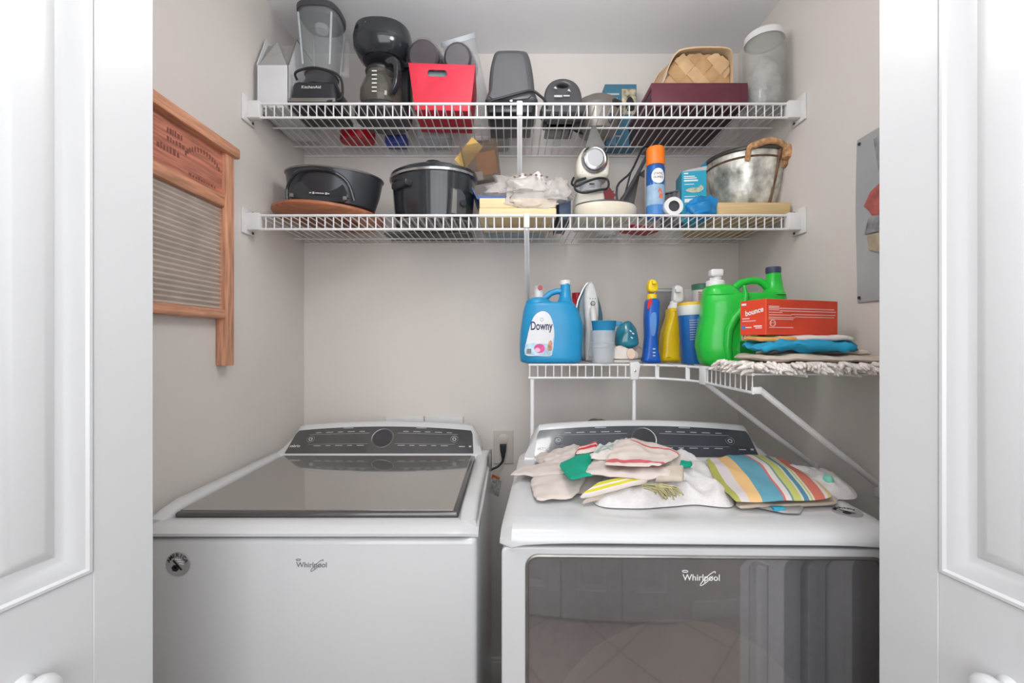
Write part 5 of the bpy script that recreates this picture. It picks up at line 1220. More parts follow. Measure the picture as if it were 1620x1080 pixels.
b = MB(); pts = [((800 + 266 / 4.909 - 871) * k + 0.0045 * math.cos(2 * math.pi * i / 16), -0.0640, (573 - 400 - 507 / 4.909) * k + 0.0055 * math.sin(2 * math.pi * i / 16)) for i in range(16)]; b.tube(pts, 0.0006, 5, closed=True); b.build('label_emblem', 'grey_print', lb)

# red bottle behind, iron
t = thing('red_bottle', 'red plastic bottle peeking out behind the blue softener jug', 'bottle', base(913, 1.70, B3)); t.scale = (1, 1, 1.36)
b = MB(); b.lathe([(0, 0), (0.030, 0.0), (0.032, 0.006), (0.032, 0.14), (0.026, 0.16), (0.018, 0.168), (0.018, 0.175), (0, 0.176)], 24); b.build('body', mat('bottle_red', (196, 40, 56), 0.35, var=0.05), t)
b = MB(); b.lathe([(0.0195, 0.172), (0.0195, 0.188), (0, 0.19)], 20); b.build('cap', mat('bottle_red2', (170, 28, 44), 0.35), t)
t = thing('clothes_iron', 'white and teal clothes iron standing on its heel', 'iron', base(935, 1.608, B3))
ki = 1.575 / F
def CI(pts): return px_outline(pts, 800, 400, 4.909, 932, 572, ki)
sole = cr(CI([(575, 845), (560, 700), (545, 560), (540, 400), (575, 300), (610, 235), (640, 212), (668, 240), (700, 310), (735, 420), (748, 520), (742, 700), (725, 845)]), 3)
b = MB(); b.slab([(x, max(z, 0)) for x, z in sole], 0.006, 0.001, M=TR((0, 0.030, 0))); b.build('soleplate', 'chrome', t)
b = MB(); b.slab([(x * 0.95, max(z, 0) * 0.985) for x, z in sole], 0.030, 0.006, M=TR((0, 0.014, 0))); b.build('water_tank', mat('iron_teal', (74, 112, 128), 0.25, var=0.05, coat=0.4), t)
shell = cr(CI([(600, 840), (602, 600), (590, 460), (586, 340), (605, 260), (640, 222), (668, 262), (690, 340), (698, 450), (690, 600), (684, 840)]), 3)
b = MB(); b.slab([(x, max(z, 0)) for x, z in shell], 0.045, 0.012, M=TR((0, -0.012, 0))); sh = b.build('shell', 'white_plastic', t)
b = MB(); b.tube([Vector((CI([(648, 430)])[0][0], -0.030, CI([(648, 430)])[0][1])), Vector((CI([(642, 500)])[0][0], -0.064, CI([(642, 500)])[0][1])), Vector((CI([(640, 640)])[0][0], -0.070, CI([(640, 640)])[0][1])), Vector((CI([(634, 800)])[0][0], -0.040, CI([(634, 800)])[0][1]))], 0.011, 12, smooth=5); b.build('handle', 'white_plastic', t)
c_ = CI([(648, 397)])[0]
b = MB(); b.lathe([(0.0085, 0), (0.0085, 0.004), (0.006, 0.006), (0, 0.006)], 20, M=TR((c_[0], -0.034, c_[1])) @ Matrix.Rotation(R(90), 4, 'X')); b.build('steam_dial', 'dull_metal', sh)
b = MB()
for x in (628, 648, 668): q_ = CI([(x, 360)])[0]; b.bb(q_[0] - 0.0018, q_[0] + 0.0018, -0.0355, -0.0345, q_[1] - 0.001, q_[1] + 0.001)
b.build('setting_marks', 'black_print', sh)['kind'] = 'stuff'
b = MB(); q_ = CI([(652, 610)])[0]; b.lathe([(0.004, 0), (0.004, 0.003), (0, 0.004)], 12, M=TR((q_[0] - 0.004, -0.0805, q_[1])) @ Matrix.Rotation(R(90), 4, 'X')); b.build('thumb_button', 'dark_grey', t)

# measuring cup with a blue cup in it
t = thing('measuring_cup', 'frosted plastic measuring cup in front of the iron', 'cup', base(954, 1.425, B3))
b = MB(); b.lathe([(0, 0.0), (0.033, 0.0), (0.0345, 0.003), (0.0385, 0.105), (0.0365, 0.105), (0.032, 0.006), (0, 0.005)], 32); b.build('cup', mat('cup_frost', (226, 232, 238), 0.3, var=0.03, alpha=0.42), t)
for z in (0.052, 0.066):
    b = MB(); r_ = 0.0350 + 0.0042 * z / 0.105; b.tube([(r_ * math.cos(2 * math.pi * i / 32), r_ * math.sin(2 * math.pi * i / 32), z) for i in range(32)], 0.0009, 5, closed=True); b.build('measure_ring', 'frosted_plastic', t)
t = thing('blue_cup', 'bright blue scoop cup nested in the measuring cup', 'cup', base(955, 1.425, B3 + 0.088))
b = MB(); b.lathe([(0, 0.0), (0.033, 0.0), (0.034, 0.004), (0.0385, 0.044), (0.0400, 0.046), (0.0400, 0.048), (0.037, 0.048), (0.031, 0.006), (0, 0.005)], 32); b.build('cup', mat('cup_blue', (42, 140, 190), 0.35, var=0.04), t)
b = MB(); b.slab([(0.036, 0.030), (0.058, 0.036), (0.058, 0.046), (0.036, 0.046)], 0.018, 0.003); b.build('handle', 'cup_blue', t)
# teal glass-like ball, slippers
t = thing('teal_bag', 'shiny teal plastic pouch beside the measuring cup', 'pouch', base(991, 1.482, B3 + 0.044))
blob('film', (0, 0, 0), 0.040, 0.030, 0.074, 0.07, 1.5, 5.5, mat('teal_film', (46, 126, 146), 0.15, var=0.15, vs=14, coat=0.6), t, 30, 18)
b = MB()
for x, z in ((0.006, 0.06), (0.014, 0.052), (0.010, 0.038)): b.box((x, -0.030, z), (0.008, 0.001, 0.004), rot=(0, R(30), R(12)))
b.build('print', 'white_print', t)['kind'] = 'stuff'
for i, (px, Y_, lab) in enumerate(((985, 1.438, 'cream cloth shoe lying in front of the teal pouch'), (997, 1.530, 'cream cloth shoe with peach inside, behind the other shoe'))):
    t = thing('cloth_slipper', lab, 'slipper', base(px, Y_, B3), (0, 0, R(86)), group='cream slippers on the corner shelf')
    b = MB(); b.lathe([(0, 0), (0.030, 0.0), (0.034, 0.004), (0.034, 0.009), (0.030, 0.011), (0, 0.011)], 28, 0.9, 1.7); b.build('sole', mat('slip_sole', (206, 202, 198), 0.7), t)
    blob('upper', (0.0, 0.002, 0.010), 0.027, 0.052, 0.034 + 0.012 * i, 0.22, 1.8, 2.0 + i, mat('slip_cream', (222, 214, 206), 0.85, var=0.05), t, 28, 14)
    b = MB(); b.lathe([(0.015, 0.0), (0.013, 0.003), (0, 0.0035)], 20, 1.2, 1.0, M=TR((-0.027, -0.022, 0.030)) @ Matrix.Rotation(R(-80), 4, 'Y')); b.build('lining', mat('slip_peach', (222, 196, 180), 0.8), t)

# blue spray bottle with yellow head
t = thing('blue_spray_bottle', 'slim blue cleaner bottle with a yellow trigger head', 'bottle', base(1030, 1.435, B3))
ks = 1.42 / F
def CS(pts, cx): return px_outline(pts, 980, 400, 4.911, cx, 575, ks)
ol = cr(CS([(185, 855), (188, 780), (200, 660), (196, 520), (202, 420), (215, 362), (292, 362), (300, 440), (298, 540), (284, 640), (290, 740), (304, 820), (306, 855)], 1030), 3)
b = MB(); b.slab([(x, max(z, 0)) for x, z in ol], 0.052, 0.012, res=4); bb_ = b.build('body', mat('clean_blue', (24, 92, 186), 0.3, var=0.03), t, smooth=60)
b = MB(); b.slab(cr(CS([(198, 440), (202, 385), (216, 365), (236, 366), (228, 405), (210, 436)], 1030), 3), 0.001, 0, M=TR((0, -0.0263, 0))); b.build('label_patch', mat('patch_red', (212, 44, 52), 0.4), bb_)
b = MB(); b.slab(cr(CS([(228, 640), (220, 560), (226, 480), (262, 470), (266, 560), (254, 640)], 1030), 3), 0.001, 0, M=TR((0, -0.0263, 0))); b.build('pale_patch', mat('patch_lblue', (96, 146, 214), 0.35), bb_)  # paler blue patch on the bottle front
b = MB()
for y in (748, 775, 800): q_ = CS([(249, y)], 1030)[0]; b.bb(q_[0] - 0.004, q_[0] + 0.004, -0.0268, -0.026, q_[1] - 0.002, q_[1] + 0.002)
b.build('label_marks', 'pale_print', bb_)['kind'] = 'stuff'
mat('trigger_yellow', (242, 208, 30), 0.4, var=0.03)
b = MB(); q_ = CS([(252, 362)], 1030)[0]; b.lathe([(0.0150, 0), (0.0155, 0.004), (0.0155, 0.014), (0.0130, 0.018), (0, 0.018)], 20, M=TR((q_[0], 0, q_[1]))); b.build('collar', 'trigger_yellow', t)
b = MB(); b.slab(cr(CS([(218, 300), (214, 240), (230, 210), (262, 212), (286, 240), (284, 300)], 1030), 2), 0.032, 0.006, M=TR((0, -0.004, 0))); hd = b.build('spray_head', 'trigger_yellow', t)
b = MB(); q_ = CS([(250, 235)], 1030)[0]; b.bb(q_[0] - 0.006, q_[0] + 0.006, -0.030, -0.018, q_[1] - 0.006, q_[1] + 0.006, 0.002); b.build('nozzle', 'trigger_yellow', hd)
# clear grey box behind, orange bottle, white tube with green cap
t = thing('clear_drawer_box', 'clear grey plastic box standing behind the spray bottles', 'box', (at(1052, 0, 1.60).x + 0.012, 1.60, B3))
b = MB(); b.bb(-0.055, 0.055, 0, 0.06, 0, 0.262, 0.006); b.build('body', mat('clear_grey', (140, 138, 140), 0.2, var=0.08, alpha=0.6), t)
for x in (-0.05, 0.012):
    b = MB(); b.bb(x, x + 0.004, -0.002, 0.0, 0.0, 0.258); b.build('rib', 'frosted_plastic', t)
b = MB(); b.bb(-0.057, 0.057, -0.002, 0.062, 0.250, 0.258, 0.002); b.build('lid', 'frosted_plastic', t)
t = thing('orange_bottle', 'clear bottle of orange liquid behind the yellow spray bottle', 'bottle', base(1088, 1.60, B3))
b = MB(); b.lathe([(0, 0), (0.026, 0), (0.027, 0.005), (0.027, 0.20), (0.020, 0.205), (0, 0.205)], 24); b.build('liquid', mat('orange_liq', (226, 104, 58), 0.3), t)
b = MB(); b.lathe([(0.028, 0.0), (0.028, 0.25), (0.024, 0.258), (0, 0.259)], 24); b.build('shell', 'clear_plastic', t)
t = thing('white_tube', 'white canister with a green band at its top behind the green jug', 'canister', base(1110, 1.58, B3))
b = MB(); b.lathe([(0, 0), (0.032, 0), (0.033, 0.004), (0.033, 0.255), (0, 0.256)], 28); tb_ = b.build('body', 'white_plastic', t)
b = MB(); b.lathe([(0.0335, 0.252), (0.0340, 0.272), (0.030, 0.274), (0, 0.274)], 28); b.build('cap', mat('cap_green', (74, 128, 108), 0.45), t)
b = MB()
for i in range(6): b.bb(-0.026, -0.004, -0.034, -0.0325, 0.200 + 0.008 * i, 0.204 + 0.008 * i)
b.build('label_lines', mat('pinkish', (208, 140, 130), 0.5), tb_)['kind'] = 'stuff'

# yellow spray bottle
t = thing('yellow_spray_bottle', 'yellow cleaner bottle with white trigger and red neck band', 'bottle', base(1064, 1.525, B3))
ky = 1.50 / F
def CY(pts): return px_outline(pts, 980, 400, 4.911, 1064, 576, ky)
ol = cr(CY([(320, 862), (318, 780), (325, 660), (345, 580), (370, 500), (378, 448), (462, 446), (470, 520), (500, 600), (516, 700), (520, 800), (516, 862)]), 3)
b = MB(); b.slab([(x, max(z, 0)) for x, z in ol], 0.066, 0.016, res=4); yb_o = b.build('body', mat('clean_yellow', (240, 202, 28), 0.3, var=0.03), t, smooth=60)
b = MB(); b.slab(cr(CY([(440, 845), (438, 690), (450, 620), (480, 570), (502, 620), (512, 720), (512, 845)]), 3), 0.001, 0, M=TR((0, -0.0332, 0))); lb = b.build('label', mat('label_kraft', (176, 170, 120), 0.5, var=0.12, vs=60), yb_o)
b = MB(); q0 = CY([(445, 805)])[0]; q1 = CY([(502, 780)])[0]; b.bb(q0[0], q1[0], -0.0345, -0.0336, q0[1], q1[1]); b.build('label_block', mat('lab_navy', (50, 86, 140), 0.5), lb)
b = MB(); b.slab(CY([(372, 496), (380, 446), (464, 446), (468, 496)]), 0.058, 0.012); b.build('neck_band', mat('patch_red', (212, 44, 52), 0.4), t)
b = MB(); q_ = CY([(428, 446)])[0]; b.lathe([(0.0225, -0.004), (0.0225, 0.006), (0.016, 0.016), (0.0145, 0.026), (0, 0.026)], 22, M=TR((q_[0], 0, q_[1]))); b.build('collar', 'white_plastic', t)
b = MB(); b.slab(cr(CY([(410, 395), (408, 330), (418, 275), (440, 262), (478, 278), (486, 320), (480, 395)]), 2), 0.030, 0.006, M=TR((0, -0.004, 0))); hd = b.build('spray_head', 'white_plastic', t)
b = MB(); q_ = CY([(432, 312)])[0]; b.bb(q_[0] - 0.008, q_[0] + 0.008, -0.034, -0.017, q_[1] - 0.005, q_[1] + 0.006, 0.002); b.build('nozzle', 'white_plastic', hd)
# tub of blue wipes
t = thing('wipes_tub', 'blue printed tub with white band and yellow rim next to the green jug', 'tub', base(1100, 1.42, B3), (0, R(-2), R(-6)))
kw = 1.40 / F
b = MB(); b.lathe([(0, 0), (0.040, 0.0), (0.042, 0.004), (0.046, 0.150), (0.046, 0.156), (0, 0.157)], 36, 1.0, 1.0, pw=2.8); wt = b.build('body', mat('wipes_blue', (30, 100, 172), 0.35, var=0.04), t)
b = MB(); b.lathe([(0.0462, 0.154), (0.0482, 0.158), (0.0485, 0.184), (0.045, 0.186)], 36, pw=2.8); b.build('lid', 'white_plastic', t)
b = MB(); b.lathe([(0.0475, 0.184), (0.047, 0.194), (0.030, 0.196), (0, 0.196)], 36, pw=2.8); b.build('lid_rim', mat('rim_yellow', (236, 196, 60), 0.4), t)
r_ = 0.0470
for z0, z1, x0_, x1_, m_ in ((0.070, 0.145, -0.030, 0.002, 'sky'),):
    wrap(r_, [(x0_, z0), (x1_, z0), (x1_, z1), (x0_, z1)], 'label_panel', mat('wipes_sky', (64, 130, 192), 0.4, var=0.06), wt)
b = MB()
for i in range(9):
    a0 = -0.5; z = 0.076 + 0.0075 * i
    for s_ in range(5):
        x = -0.027 + 0.0056 * s_
        b.bb(x, x + 0.0050, -0.0478, -0.0470, z, z + 0.0016)
b.build('label_lines', 'pale_print', wt)['kind'] = 'stuff'
b = MB(); b.bb(-0.002, 0.016, -0.0462, -0.0445, 0.010, 0.034); bc = b.build('barcode', 'white_print', wt)
b = MB()
for i in range(7): b.bb(0.0 + 0.002 * i, 0.001 + 0.002 * i, -0.0468, -0.0461, 0.013, 0.031)
b.build('barcode_lines', 'black_print', wt)['kind'] = 'stuff'

# green detergent jug
t = thing('detergent_jug', 'large bright green detergent jug with white tap and handle', 'jug', (at(1173, 0, 1.29).x, 1.305, B3), (0, 0, R(-6)))
kg = 1.24 / F
def CG(pts): return px_outline(pts, 1100, 400, 4.91, 1172, 580, kg)
mat('detergent_green', (36, 196, 64), 0.3, var=0.03, vs=8, coat=0.2)
b = MB()
slices(b, [(886, 82, 640, 0.90), (875, 62, 665, 0.97), (840, 40, 688, 1), (720, 18, 695, 1), (600, 32, 700, 1), (500, 56, 700, 0.97), (400, 60, 699, 0.94), (330, 65, 695, 0.88), (304, 70, 690, 0.80)], CG, 0.060)
slices(b, [(315, 67, 375, 0.84), (275, 74, 335, 0.78), (250, 88, 312, 0.68), (232, 118, 280, 0.52), (227, 150, 240, 0.4)], CG, 0.060, 2.7)
slices(b, [(320, 520, 696, 0.84), (290, 548, 691, 0.60), (250, 560, 687, 0.42), (190, 566, 681, 0.33), (130, 574, 673, 0.30)], CG, 0.060, 2.2)
b.tube([(x, 0, z) for x, z in CG([(300, 275), (335, 238), (375, 210), (440, 194), (505, 196), (550, 222), (590, 262)])], [0.013, 0.0115, 0.0105, 0.010, 0.010, 0.0115, 0.013], 12)
gj = b.build('body', 'detergent_green', t, smooth=60)
# moulded waist ridge curving down the front
b = MB(); rg = [(x, -0.058, z) for x, z in CG([(330, 250), (345, 330), (325, 430), (260, 510), (215, 600), (205, 720), (225, 860)])]
b.tube(rg, [0.004, 0.008, 0.011, 0.013, 0.013, 0.012, 0.008], 10); b.build('moulded_ridge', 'detergent_green', gj, smooth=80)
b = MB(); q_ = CG([(170, 228)])[0]; b.lathe([(0.0265, -0.004), (0.0265, 0.010), (0.024, 0.013), (0.016, 0.014), (0.016, 0.022), (0, 0.022)], 28, M=TR((q_[0], 0, q_[1]))); b.build('tap_collar', 'white_plastic', t)
b = MB(); q_ = CG([(168, 130)])[0]; b.box((q_[0], -0.006, q_[1] - 0.001), (0.036, 0.034, 0.022), 0.006, 3); b.lathe([(0.0125, 0), (0.0125, 0.022), (0, 0.022)], 20, M=TR((q_[0] + 0.004, -0.005, q_[1] - 0.018))); tp = b.build('tap', 'white_plastic', t)
b = MB(); b.lathe([(0.008, 0), (0.008, 0.003), (0, 0.004)], 16, M=TR((q_[0] + 0.018, -0.006, q_[1])) @ Matrix.Rotation(R(90), 4, 'Y')); b.build('tap_button', 'dull_red', tp)
b = MB(); q_ = CG([(620, 132)])[0]; b.lathe([(0.0200, -0.002), (0.0205, 0.012), (0.019, 0.0155), (0, 0.016)], 28, M=TR((q_[0], 0, q_[1]))); b.build('fill_cap', mat('cap_slate', (60, 66, 96), 0.4), t)
lab = cr(CG([(300, 790), (296, 680), (316, 580), (350, 530), (480, 500), (640, 520), (670, 640), (650, 790)]), 3)
b = MB(); b.slab(lab, 0.0014, 0.0002, M=TR((0, -0.0605, 0))); gl = b.build('label', mat('detergent_label', (70, 190, 96), 0.4, var=0.2, vs=20), gj)
b = MB(); b.slab(CG([(298, 785), (296, 690), (660, 690), (650, 785)]), 0.0010, 0, M=TR((0, -0.0612, 0))); b.build('label_band', mat('detergent_dark', (20, 132, 52), 0.4), gl)
q_ = CG([(378, 718)])[0]; lettering('original', 'white_print', gl, (q_[0], -0.0620, q_[1]), w=0.030)
b = MB(); b.slab(cr(CG([(325, 600), (330, 555), (362, 545), (368, 600), (350, 640)]), 3), 0.0010, 0, M=TR((0, -0.0612, 0))); b.build('label_motif', mat('detergent_yellow', (232, 210, 80), 0.4), gl)
b = MB(); b.slab(cr(CG([(308, 680), (318, 615), (350, 610), (372, 640), (366, 680)]), 3), 0.0010, 0, M=TR((0, -0.0615, 0))); b.build('label_motif', mat('detergent_pale', (206, 226, 190), 0.4, var=0.1), gl)
b = MB(); b.tube([(x, -0.0625, z) for x, z in cr(CG([(322, 660), (328, 625), (345, 630), (340, 668)]), 3)], 0.0011, 5, closed=True); b.build('label_motif', 'dark_grey', gl)

# ------------------------------------------------------------------ cloth helpers
def sheet(name, c4, m, label, cat='cloth', n=28, amp=0.004, sc=9.0, seed=0.0, bulge=0.0, th=0.006, group=None, fold=None, parent=None, edge=0.0, droop=0.003, ridge=0.004):
    """soft sheet through four corner points: rounded edges, wrinkles, UV across"""
    c = [Vector(p) for p in c4]; O = (c[0] + c[1] + c[2] + c[3]) / 4; O.z = min(p.z for p in c)
    bm = bmesh.new(); uvl = bm.loops.layers.uv.new('UVMap')
    zf = min(p.z for p in c)
    def pos(u, v):
        s_, t_ = 2 * u - 1, 2 * v - 1; g_ = 1 - 0.085 * (abs(s_) * abs(t_)) ** 3
        mx = max(abs(s_), abs(t_)) ** 6
        u, v = (s_ * g_ + 1) / 2, (t_ * g_ + 1) / 2
        p = (c[0] * (1 - u) + c[1] * u) * (1 - v) + (c[3] * (1 - u) + c[2] * u) * v
        w_ = noise.noise(Vector((p.x * sc + seed, p.y * sc * 1.3, p.z * sc + seed * 0.7)))
        w2 = noise.noise(Vector((p.x * sc * 2.7 + seed * 3, p.y * sc * 2.1, seed)))
        p = p.copy(); p.z += bulge * math.sin(math.pi * u) ** 0.8 * math.sin(math.pi * v) ** 0.8 + amp * w_ + amp * 0.5 * w2 + ridge * (0.45 - abs(noise.noise(Vector((p.x * sc * 1.1 + seed * 2, p.y * sc * 0.55, seed + 5))))) * 2
        p.z = max(p.z - droop * mx, zf)
        e = noise.noise(Vector((u * 5 + seed, v * 5, seed))) * edge
        p.x += e; p.y += e * 0.6
        if fold: p.z += fold * abs(math.sin(u * 9.0 + seed)) * (1 - abs(2 * v - 1))
        return p
    T_, B_ = [], []
    for j in range(n + 1):
        rt, rb = [], []
        for i in range(n + 1):
            u, v = i / n, j / n
            e = min(u, 1 - u, v, 1 - v) * n / 1.6
            f = math.sqrt(max(0.0, 1 - (1 - min(1, e)) ** 2))
            p = pos(u, v) - O
            rt.append((bm.verts.new(p + Vector((0, 0, th / 2 + th / 2 * f))), (u, v))); rb.append((bm.verts.new(p + Vector((0, 0, th / 2 - th / 2 * f))), (u, v)))
        T_.append(rt); B_.append(rb)
    for G, fl in ((T_, False), (B_, True)):
        for j in range(n):
            for i in range(n):
                q = [G[j][i], G[j][i + 1], G[j + 1][i + 1], G[j + 1][i]]
                if fl: q.reverse()
                f_ = bm.faces.new([a_[0] for a_ in q])
                for lp, a_ in zip(f_.loops, q): lp[uvl].uv = a_[1]
    bmesh.ops.remove_doubles(bm, verts=list(bm.verts), dist=1e-5)
    bmesh.ops.recalc_face_normals(bm, faces=list(bm.faces))
    b = MB(); b.bm.free(); b.bm = bm
    o = b.build(name, m, parent, smooth=70, loc=O)
    if label: tag(o, label, cat, group)
    return o

# cloth stack on the side run of the corner shelf
mat('fringe', (226, 218, 212), 0.95, var=0.10, vs=60, bump=0.6, bs=300)
mat('linen', (204, 190, 176), 0.9, var=0.05, vs=20, bump=0.3, bs=700); mat('white_cloth', (222, 212, 206), 0.9, var=0.04, bump=0.3, bs=700)
mat('turq_cloth', (38, 150, 190), 0.85, var=0.06, vs=20, bump=0.3, bs=700); mat('orange_cloth', (216, 160, 92), 0.9, var=0.08, bump=0.3, bs=700)
t = thing('fringed_mop_cloth', 'grey-white fringed mop cloth spread on the side of the corner shelf', 'cloth', (0.68, 1.08, B3))
o = sheet('base_cloth', [(0.535, 1.16, B3), (0.535, 0.985, B3), (0.885, 0.975, B3), (0.885, 1.20, B3)], 'fringe', None, n=20, amp=0.006, sc=18, seed=1.3, th=0.018, parent=None)
o.parent = t; o.location = o.location - t.location
random.seed(11); b = MB()
for i in range(210):
    if i < 70: x = 0.535 + random.uniform(-0.006, 0.012); y = 0.985 + 0.17 * (i / 70); d = Vector((-1, random.uniform(-0.3, 0.3), 0))
    else: x = 0.535 + 0.345 * ((i - 70) / 140); y = 0.982 + random.uniform(-0.006, 0.012); d = Vector((random.uniform(-0.4, 0.4), -1, 0))
    z = B3 + random.uniform(0.004, 0.022); Lf = random.uniform(0.012, 0.026)
    p0 = Vector((x, y, z)); p1 = p0 + d * Lf * 0.6 + Vector((0, 0, -0.002)); p2 = p0 + d * Lf + Vector((random.uniform(-0.008, 0.008), 0, -random.uniform(0.004, 0.012)))
    b.tube([p0 - t.location, p1 - t.location, p2 - t.location], [0.0052, 0.0048, 0.0022], 6)
b.build('fringe', 'fringe', t, smooth=80)['kind'] = 'stuff'
sheet('linen_cloth', [(0.565, 1.16, B3 + 0.022), (0.570, 1.005, B3 + 0.026), (0.865, 0.990, B3 + 0.020), (0.865, 1.18, B3 + 0.026)], 'linen', 'beige linen cloth with wavy edge between the mop cloth and the turquoise cloth', amp=0.005, sc=14, seed=4.0, th=0.014, edge=0.006, n=20)
sheet('linen_cloth', [(0.64, 1.18, B3 + 0.037), (0.63, 1.10, B3 + 0.037), (0.87, 1.05, B3 + 0.034), (0.88, 1.20, B3 + 0.036)], 'linen', 'beige folded linen at the back right of the cloth stack', amp=0.004, sc=14, seed=6.0, th=0.012, edge=0.004)
sheet('turquoise_cloth', [(0.575, 1.13, B3 + 0.050), (0.580, 1.025, B3 + 0.044), (0.790, 1.000, B3 + 0.040), (0.845, 1.10, B3 + 0.062)], 'turq_cloth', 'turquoise folded cloth on the corner shelf under the red box', amp=0.010, sc=24, seed=2.0, th=0.016, edge=0.008, n=26, fold=0.012)
sheet('orange_cloth', [(0.578, 1.12, B3 + 0.071), (0.582, 1.052, B3 + 0.069), (0.68, 1.045, B3 + 0.069), (0.68, 1.12, B3 + 0.070)], 'orange_cloth', 'orange patterned cloth under the left end of the red box', amp=0.002, sc=22, seed=8.0, th=0.010)
sheet('white_cloth', [(0.61, 1.13, B3 + 0.072), (0.63, 1.052, B3 + 0.070), (0.812, 1.035, B3 + 0.070), (0.812, 1.12, B3 + 0.076)], 'white_cloth', 'white cloth directly under the red dryer sheet box', amp=0.003, sc=16, seed=5.0, th=0.010)
t = thing('dryer_sheet_box', 'red dryer sheet box with white lettering on the cloth stack', 'box', (0.603, 1.05, B3 + 0.0855), (0, 0, R(18)))
mat('box_red', (230, 74, 46), 0.4, var=0.03)
b = MB(); b.bb(0, 0.235, 0, 0.077, 0, 0.086, 0.001, 1); rb = b.build('carton', 'box_red', t)
def side_text(s_, w_, z, y0, shear=0.0, m='white_print', ang=0.0):
    tm = text_mesh(s_, w_, None, 0.0003, shear, 0.02)
    M = TR((-0.0004, y0, z)) @ Matrix.Rotation(R(-90), 4, 'Z') @ Matrix.Rotation(R(-ang), 4, 'Y') @ ROT_F
    return MB().merge(tm, M).build('lettering', m, rb)
side_text('bounce', 0.054, 0.058, 0.034, 0.1, ang=10)
b = MB()
for y0, y1, z0, z1 in ((0.048, 0.070, 0.040, 0.042), (0.030, 0.070, 0.034, 0.0355), (0.012, 0.035, 0.020, 0.023), (0.012, 0.03, 0.016, 0.018), (0.042, 0.06, 0.018, 0.020), (0.058, 0.072, 0.074, 0.079)): b.bb(-0.0006, 0, y0, y1, z0, z1)
b.build('end_print', 'white_print', rb)['kind'] = 'stuff'
b = MB(); b.lathe([(0.0055, 0), (0.0055, 0.0006), (0, 0.0006)], 16, M=TR((0, 0.066, 0.019)) @ Matrix.Rotation(R(-90), 4, 'Y')); b.build('end_mark', 'wipes_sky', rb)
bars([(0.008, 0.040, 0.068, 0.003), (0.008, 0.222, 0.064, 0.0028), (0.008, 0.040, 0.060, 0.002), (0.042, 0.228, 0.058, 0.0024), (0.008, 0.050, 0.054, 0.002), (0.008, 0.08, 0.048, 0.0022), (0.08, 0.226, 0.050, 0.0022), (0.008, 0.09, 0.042, 0.0022), (0.09, 0.222, 0.044, 0.002), (0.008, 0.085, 0.038, 0.002), (0.010, 0.085, 0.018, 0.0022)], mat('box_print', (240, 190, 178), 0.5), rb, name='front_print')['kind'] = 'stuff'
b = MB(); b.tube([(0.020 + 0.008 * math.cos(2 * math.pi * i / 20), -0.0005, 0.028 + 0.0075 * math.sin(2 * math.pi * i / 20)) for i in range(20)], 0.0012, 5, closed=True); b.build('print_ring', 'box_print', rb)
for x in (0.017, 0.0235):
    b = MB(); b.bb(x - 0.001, x + 0.001, -0.0008, 0, 0.027, 0.031); b.build('print_dot', 'box_print', rb)

# ================================================================== laundry heaped on the dryer
ZD = 1.0015
mat('terry', (226, 222, 222), 0.97, var=0.03, vs=60, bump=0.9, bs=420, sheen=0.2); mat('flour_cloth', (214, 202, 196), 0.95, var=0.03, bump=0.4, bs=700)
mat('green_cloth', (16, 158, 128), 0.95, var=0.05, bump=0.5, bs=500); mat('olive_fringe', (172, 164, 124), 0.9, var=0.1, vs=60)
def deck(px, py, z=ZD):
    Y = (CZ - z) * F / (py - 540); return Vector(((px - 810) * Y / F, Y, z))
def heap(name, pts, h, label, m, cat='towel', seed=0.0, amp=0.012, sc=11, pw=2.6, rings=30, group=None, z0=ZD, peak=None):
    P = cr([(p[0], p[1], 0) for p in pts], 7); cx_ = sum(p[0] for p in P) / len(P); cy_ = sum(p[1] for p in P) / len(P)
    if peak: cx_, cy_ = peak
    rows = []
    for j in range(rings + 1):
        f = 1 - j / rings; r = []
        for p in P:
            x, y = cx_ + (p[0] - cx_) * f, cy_ + (p[1] - cy_) * f
            nz = noise.noise(Vector((x * sc + seed, y * sc, seed))) + 0.6 * noise.noise(Vector((x * sc * 2.2, y * sc * 2.2 + seed, 2)))
            env = 1 - f ** pw
            z = h * env ** 0.7 + amp * nz * min(1, env * 2.5) + amp * 1.3 * (0.4 - abs(noise.noise(Vector((x * sc * 1.3 + seed, y * sc * 0.8, seed + 3))))) * min(1, env * 3)
            if j == 0: z = 0.0
            r.append((x - cx_, y - cy_, max(z, 0.0 if j == 0 else 0.004)))
        rows.append(r)
    b = MB(); b.loft([[(p[0] * 0.98, p[1] * 0.98, 0) for p in rows[0]]] + rows, closed_v=True, cap=False)
    bmesh.ops.remove_doubles(b.bm, verts=list(b.bm.verts), dist=1e-5)
    o = b.build(name, m, smooth=80, loc=(cx_, cy_, z0)); return tag(o, label, cat, group)
G = 'laundry on the dryer'
heap('terry_towel', [deck(942, 797), deck(1000, 804), deck(1060, 801), deck(1100, 798), deck(1158, 801), deck(1150, 775), deck(1120, 740), deck(1075, 728), deck(1000, 735), deck(945, 765)], 0.040, 'white terry towel bunched in the middle of the laundry pile', 'terry', seed=3.0, amp=0.014, sc=16, group=G)
heap('terry_towel', [deck(1200, 795), deck(1262, 792), deck(1315, 790), deck(1354, 788), deck(1345, 770), deck(1300, 752), deck(1240, 742), deck(1190, 748), deck(1180, 775)], 0.030, 'white terry towel rolled under the striped towel, sticking out at the right', 'terry', seed=9.0, amp=0.012, sc=20, group=G)
heap('cotton_bundle', [deck(865, 768), deck(905, 780), deck(960, 778), deck(1010, 766), deck(1030, 748), deck(1010, 732), deck(950, 728), deck(895, 733), deck(865, 745)], 0.040, 'off-white cotton cloths bundled under the checked towels', 'flour_cloth', 'cloth', seed=5.0, amp=0.006, group=G)
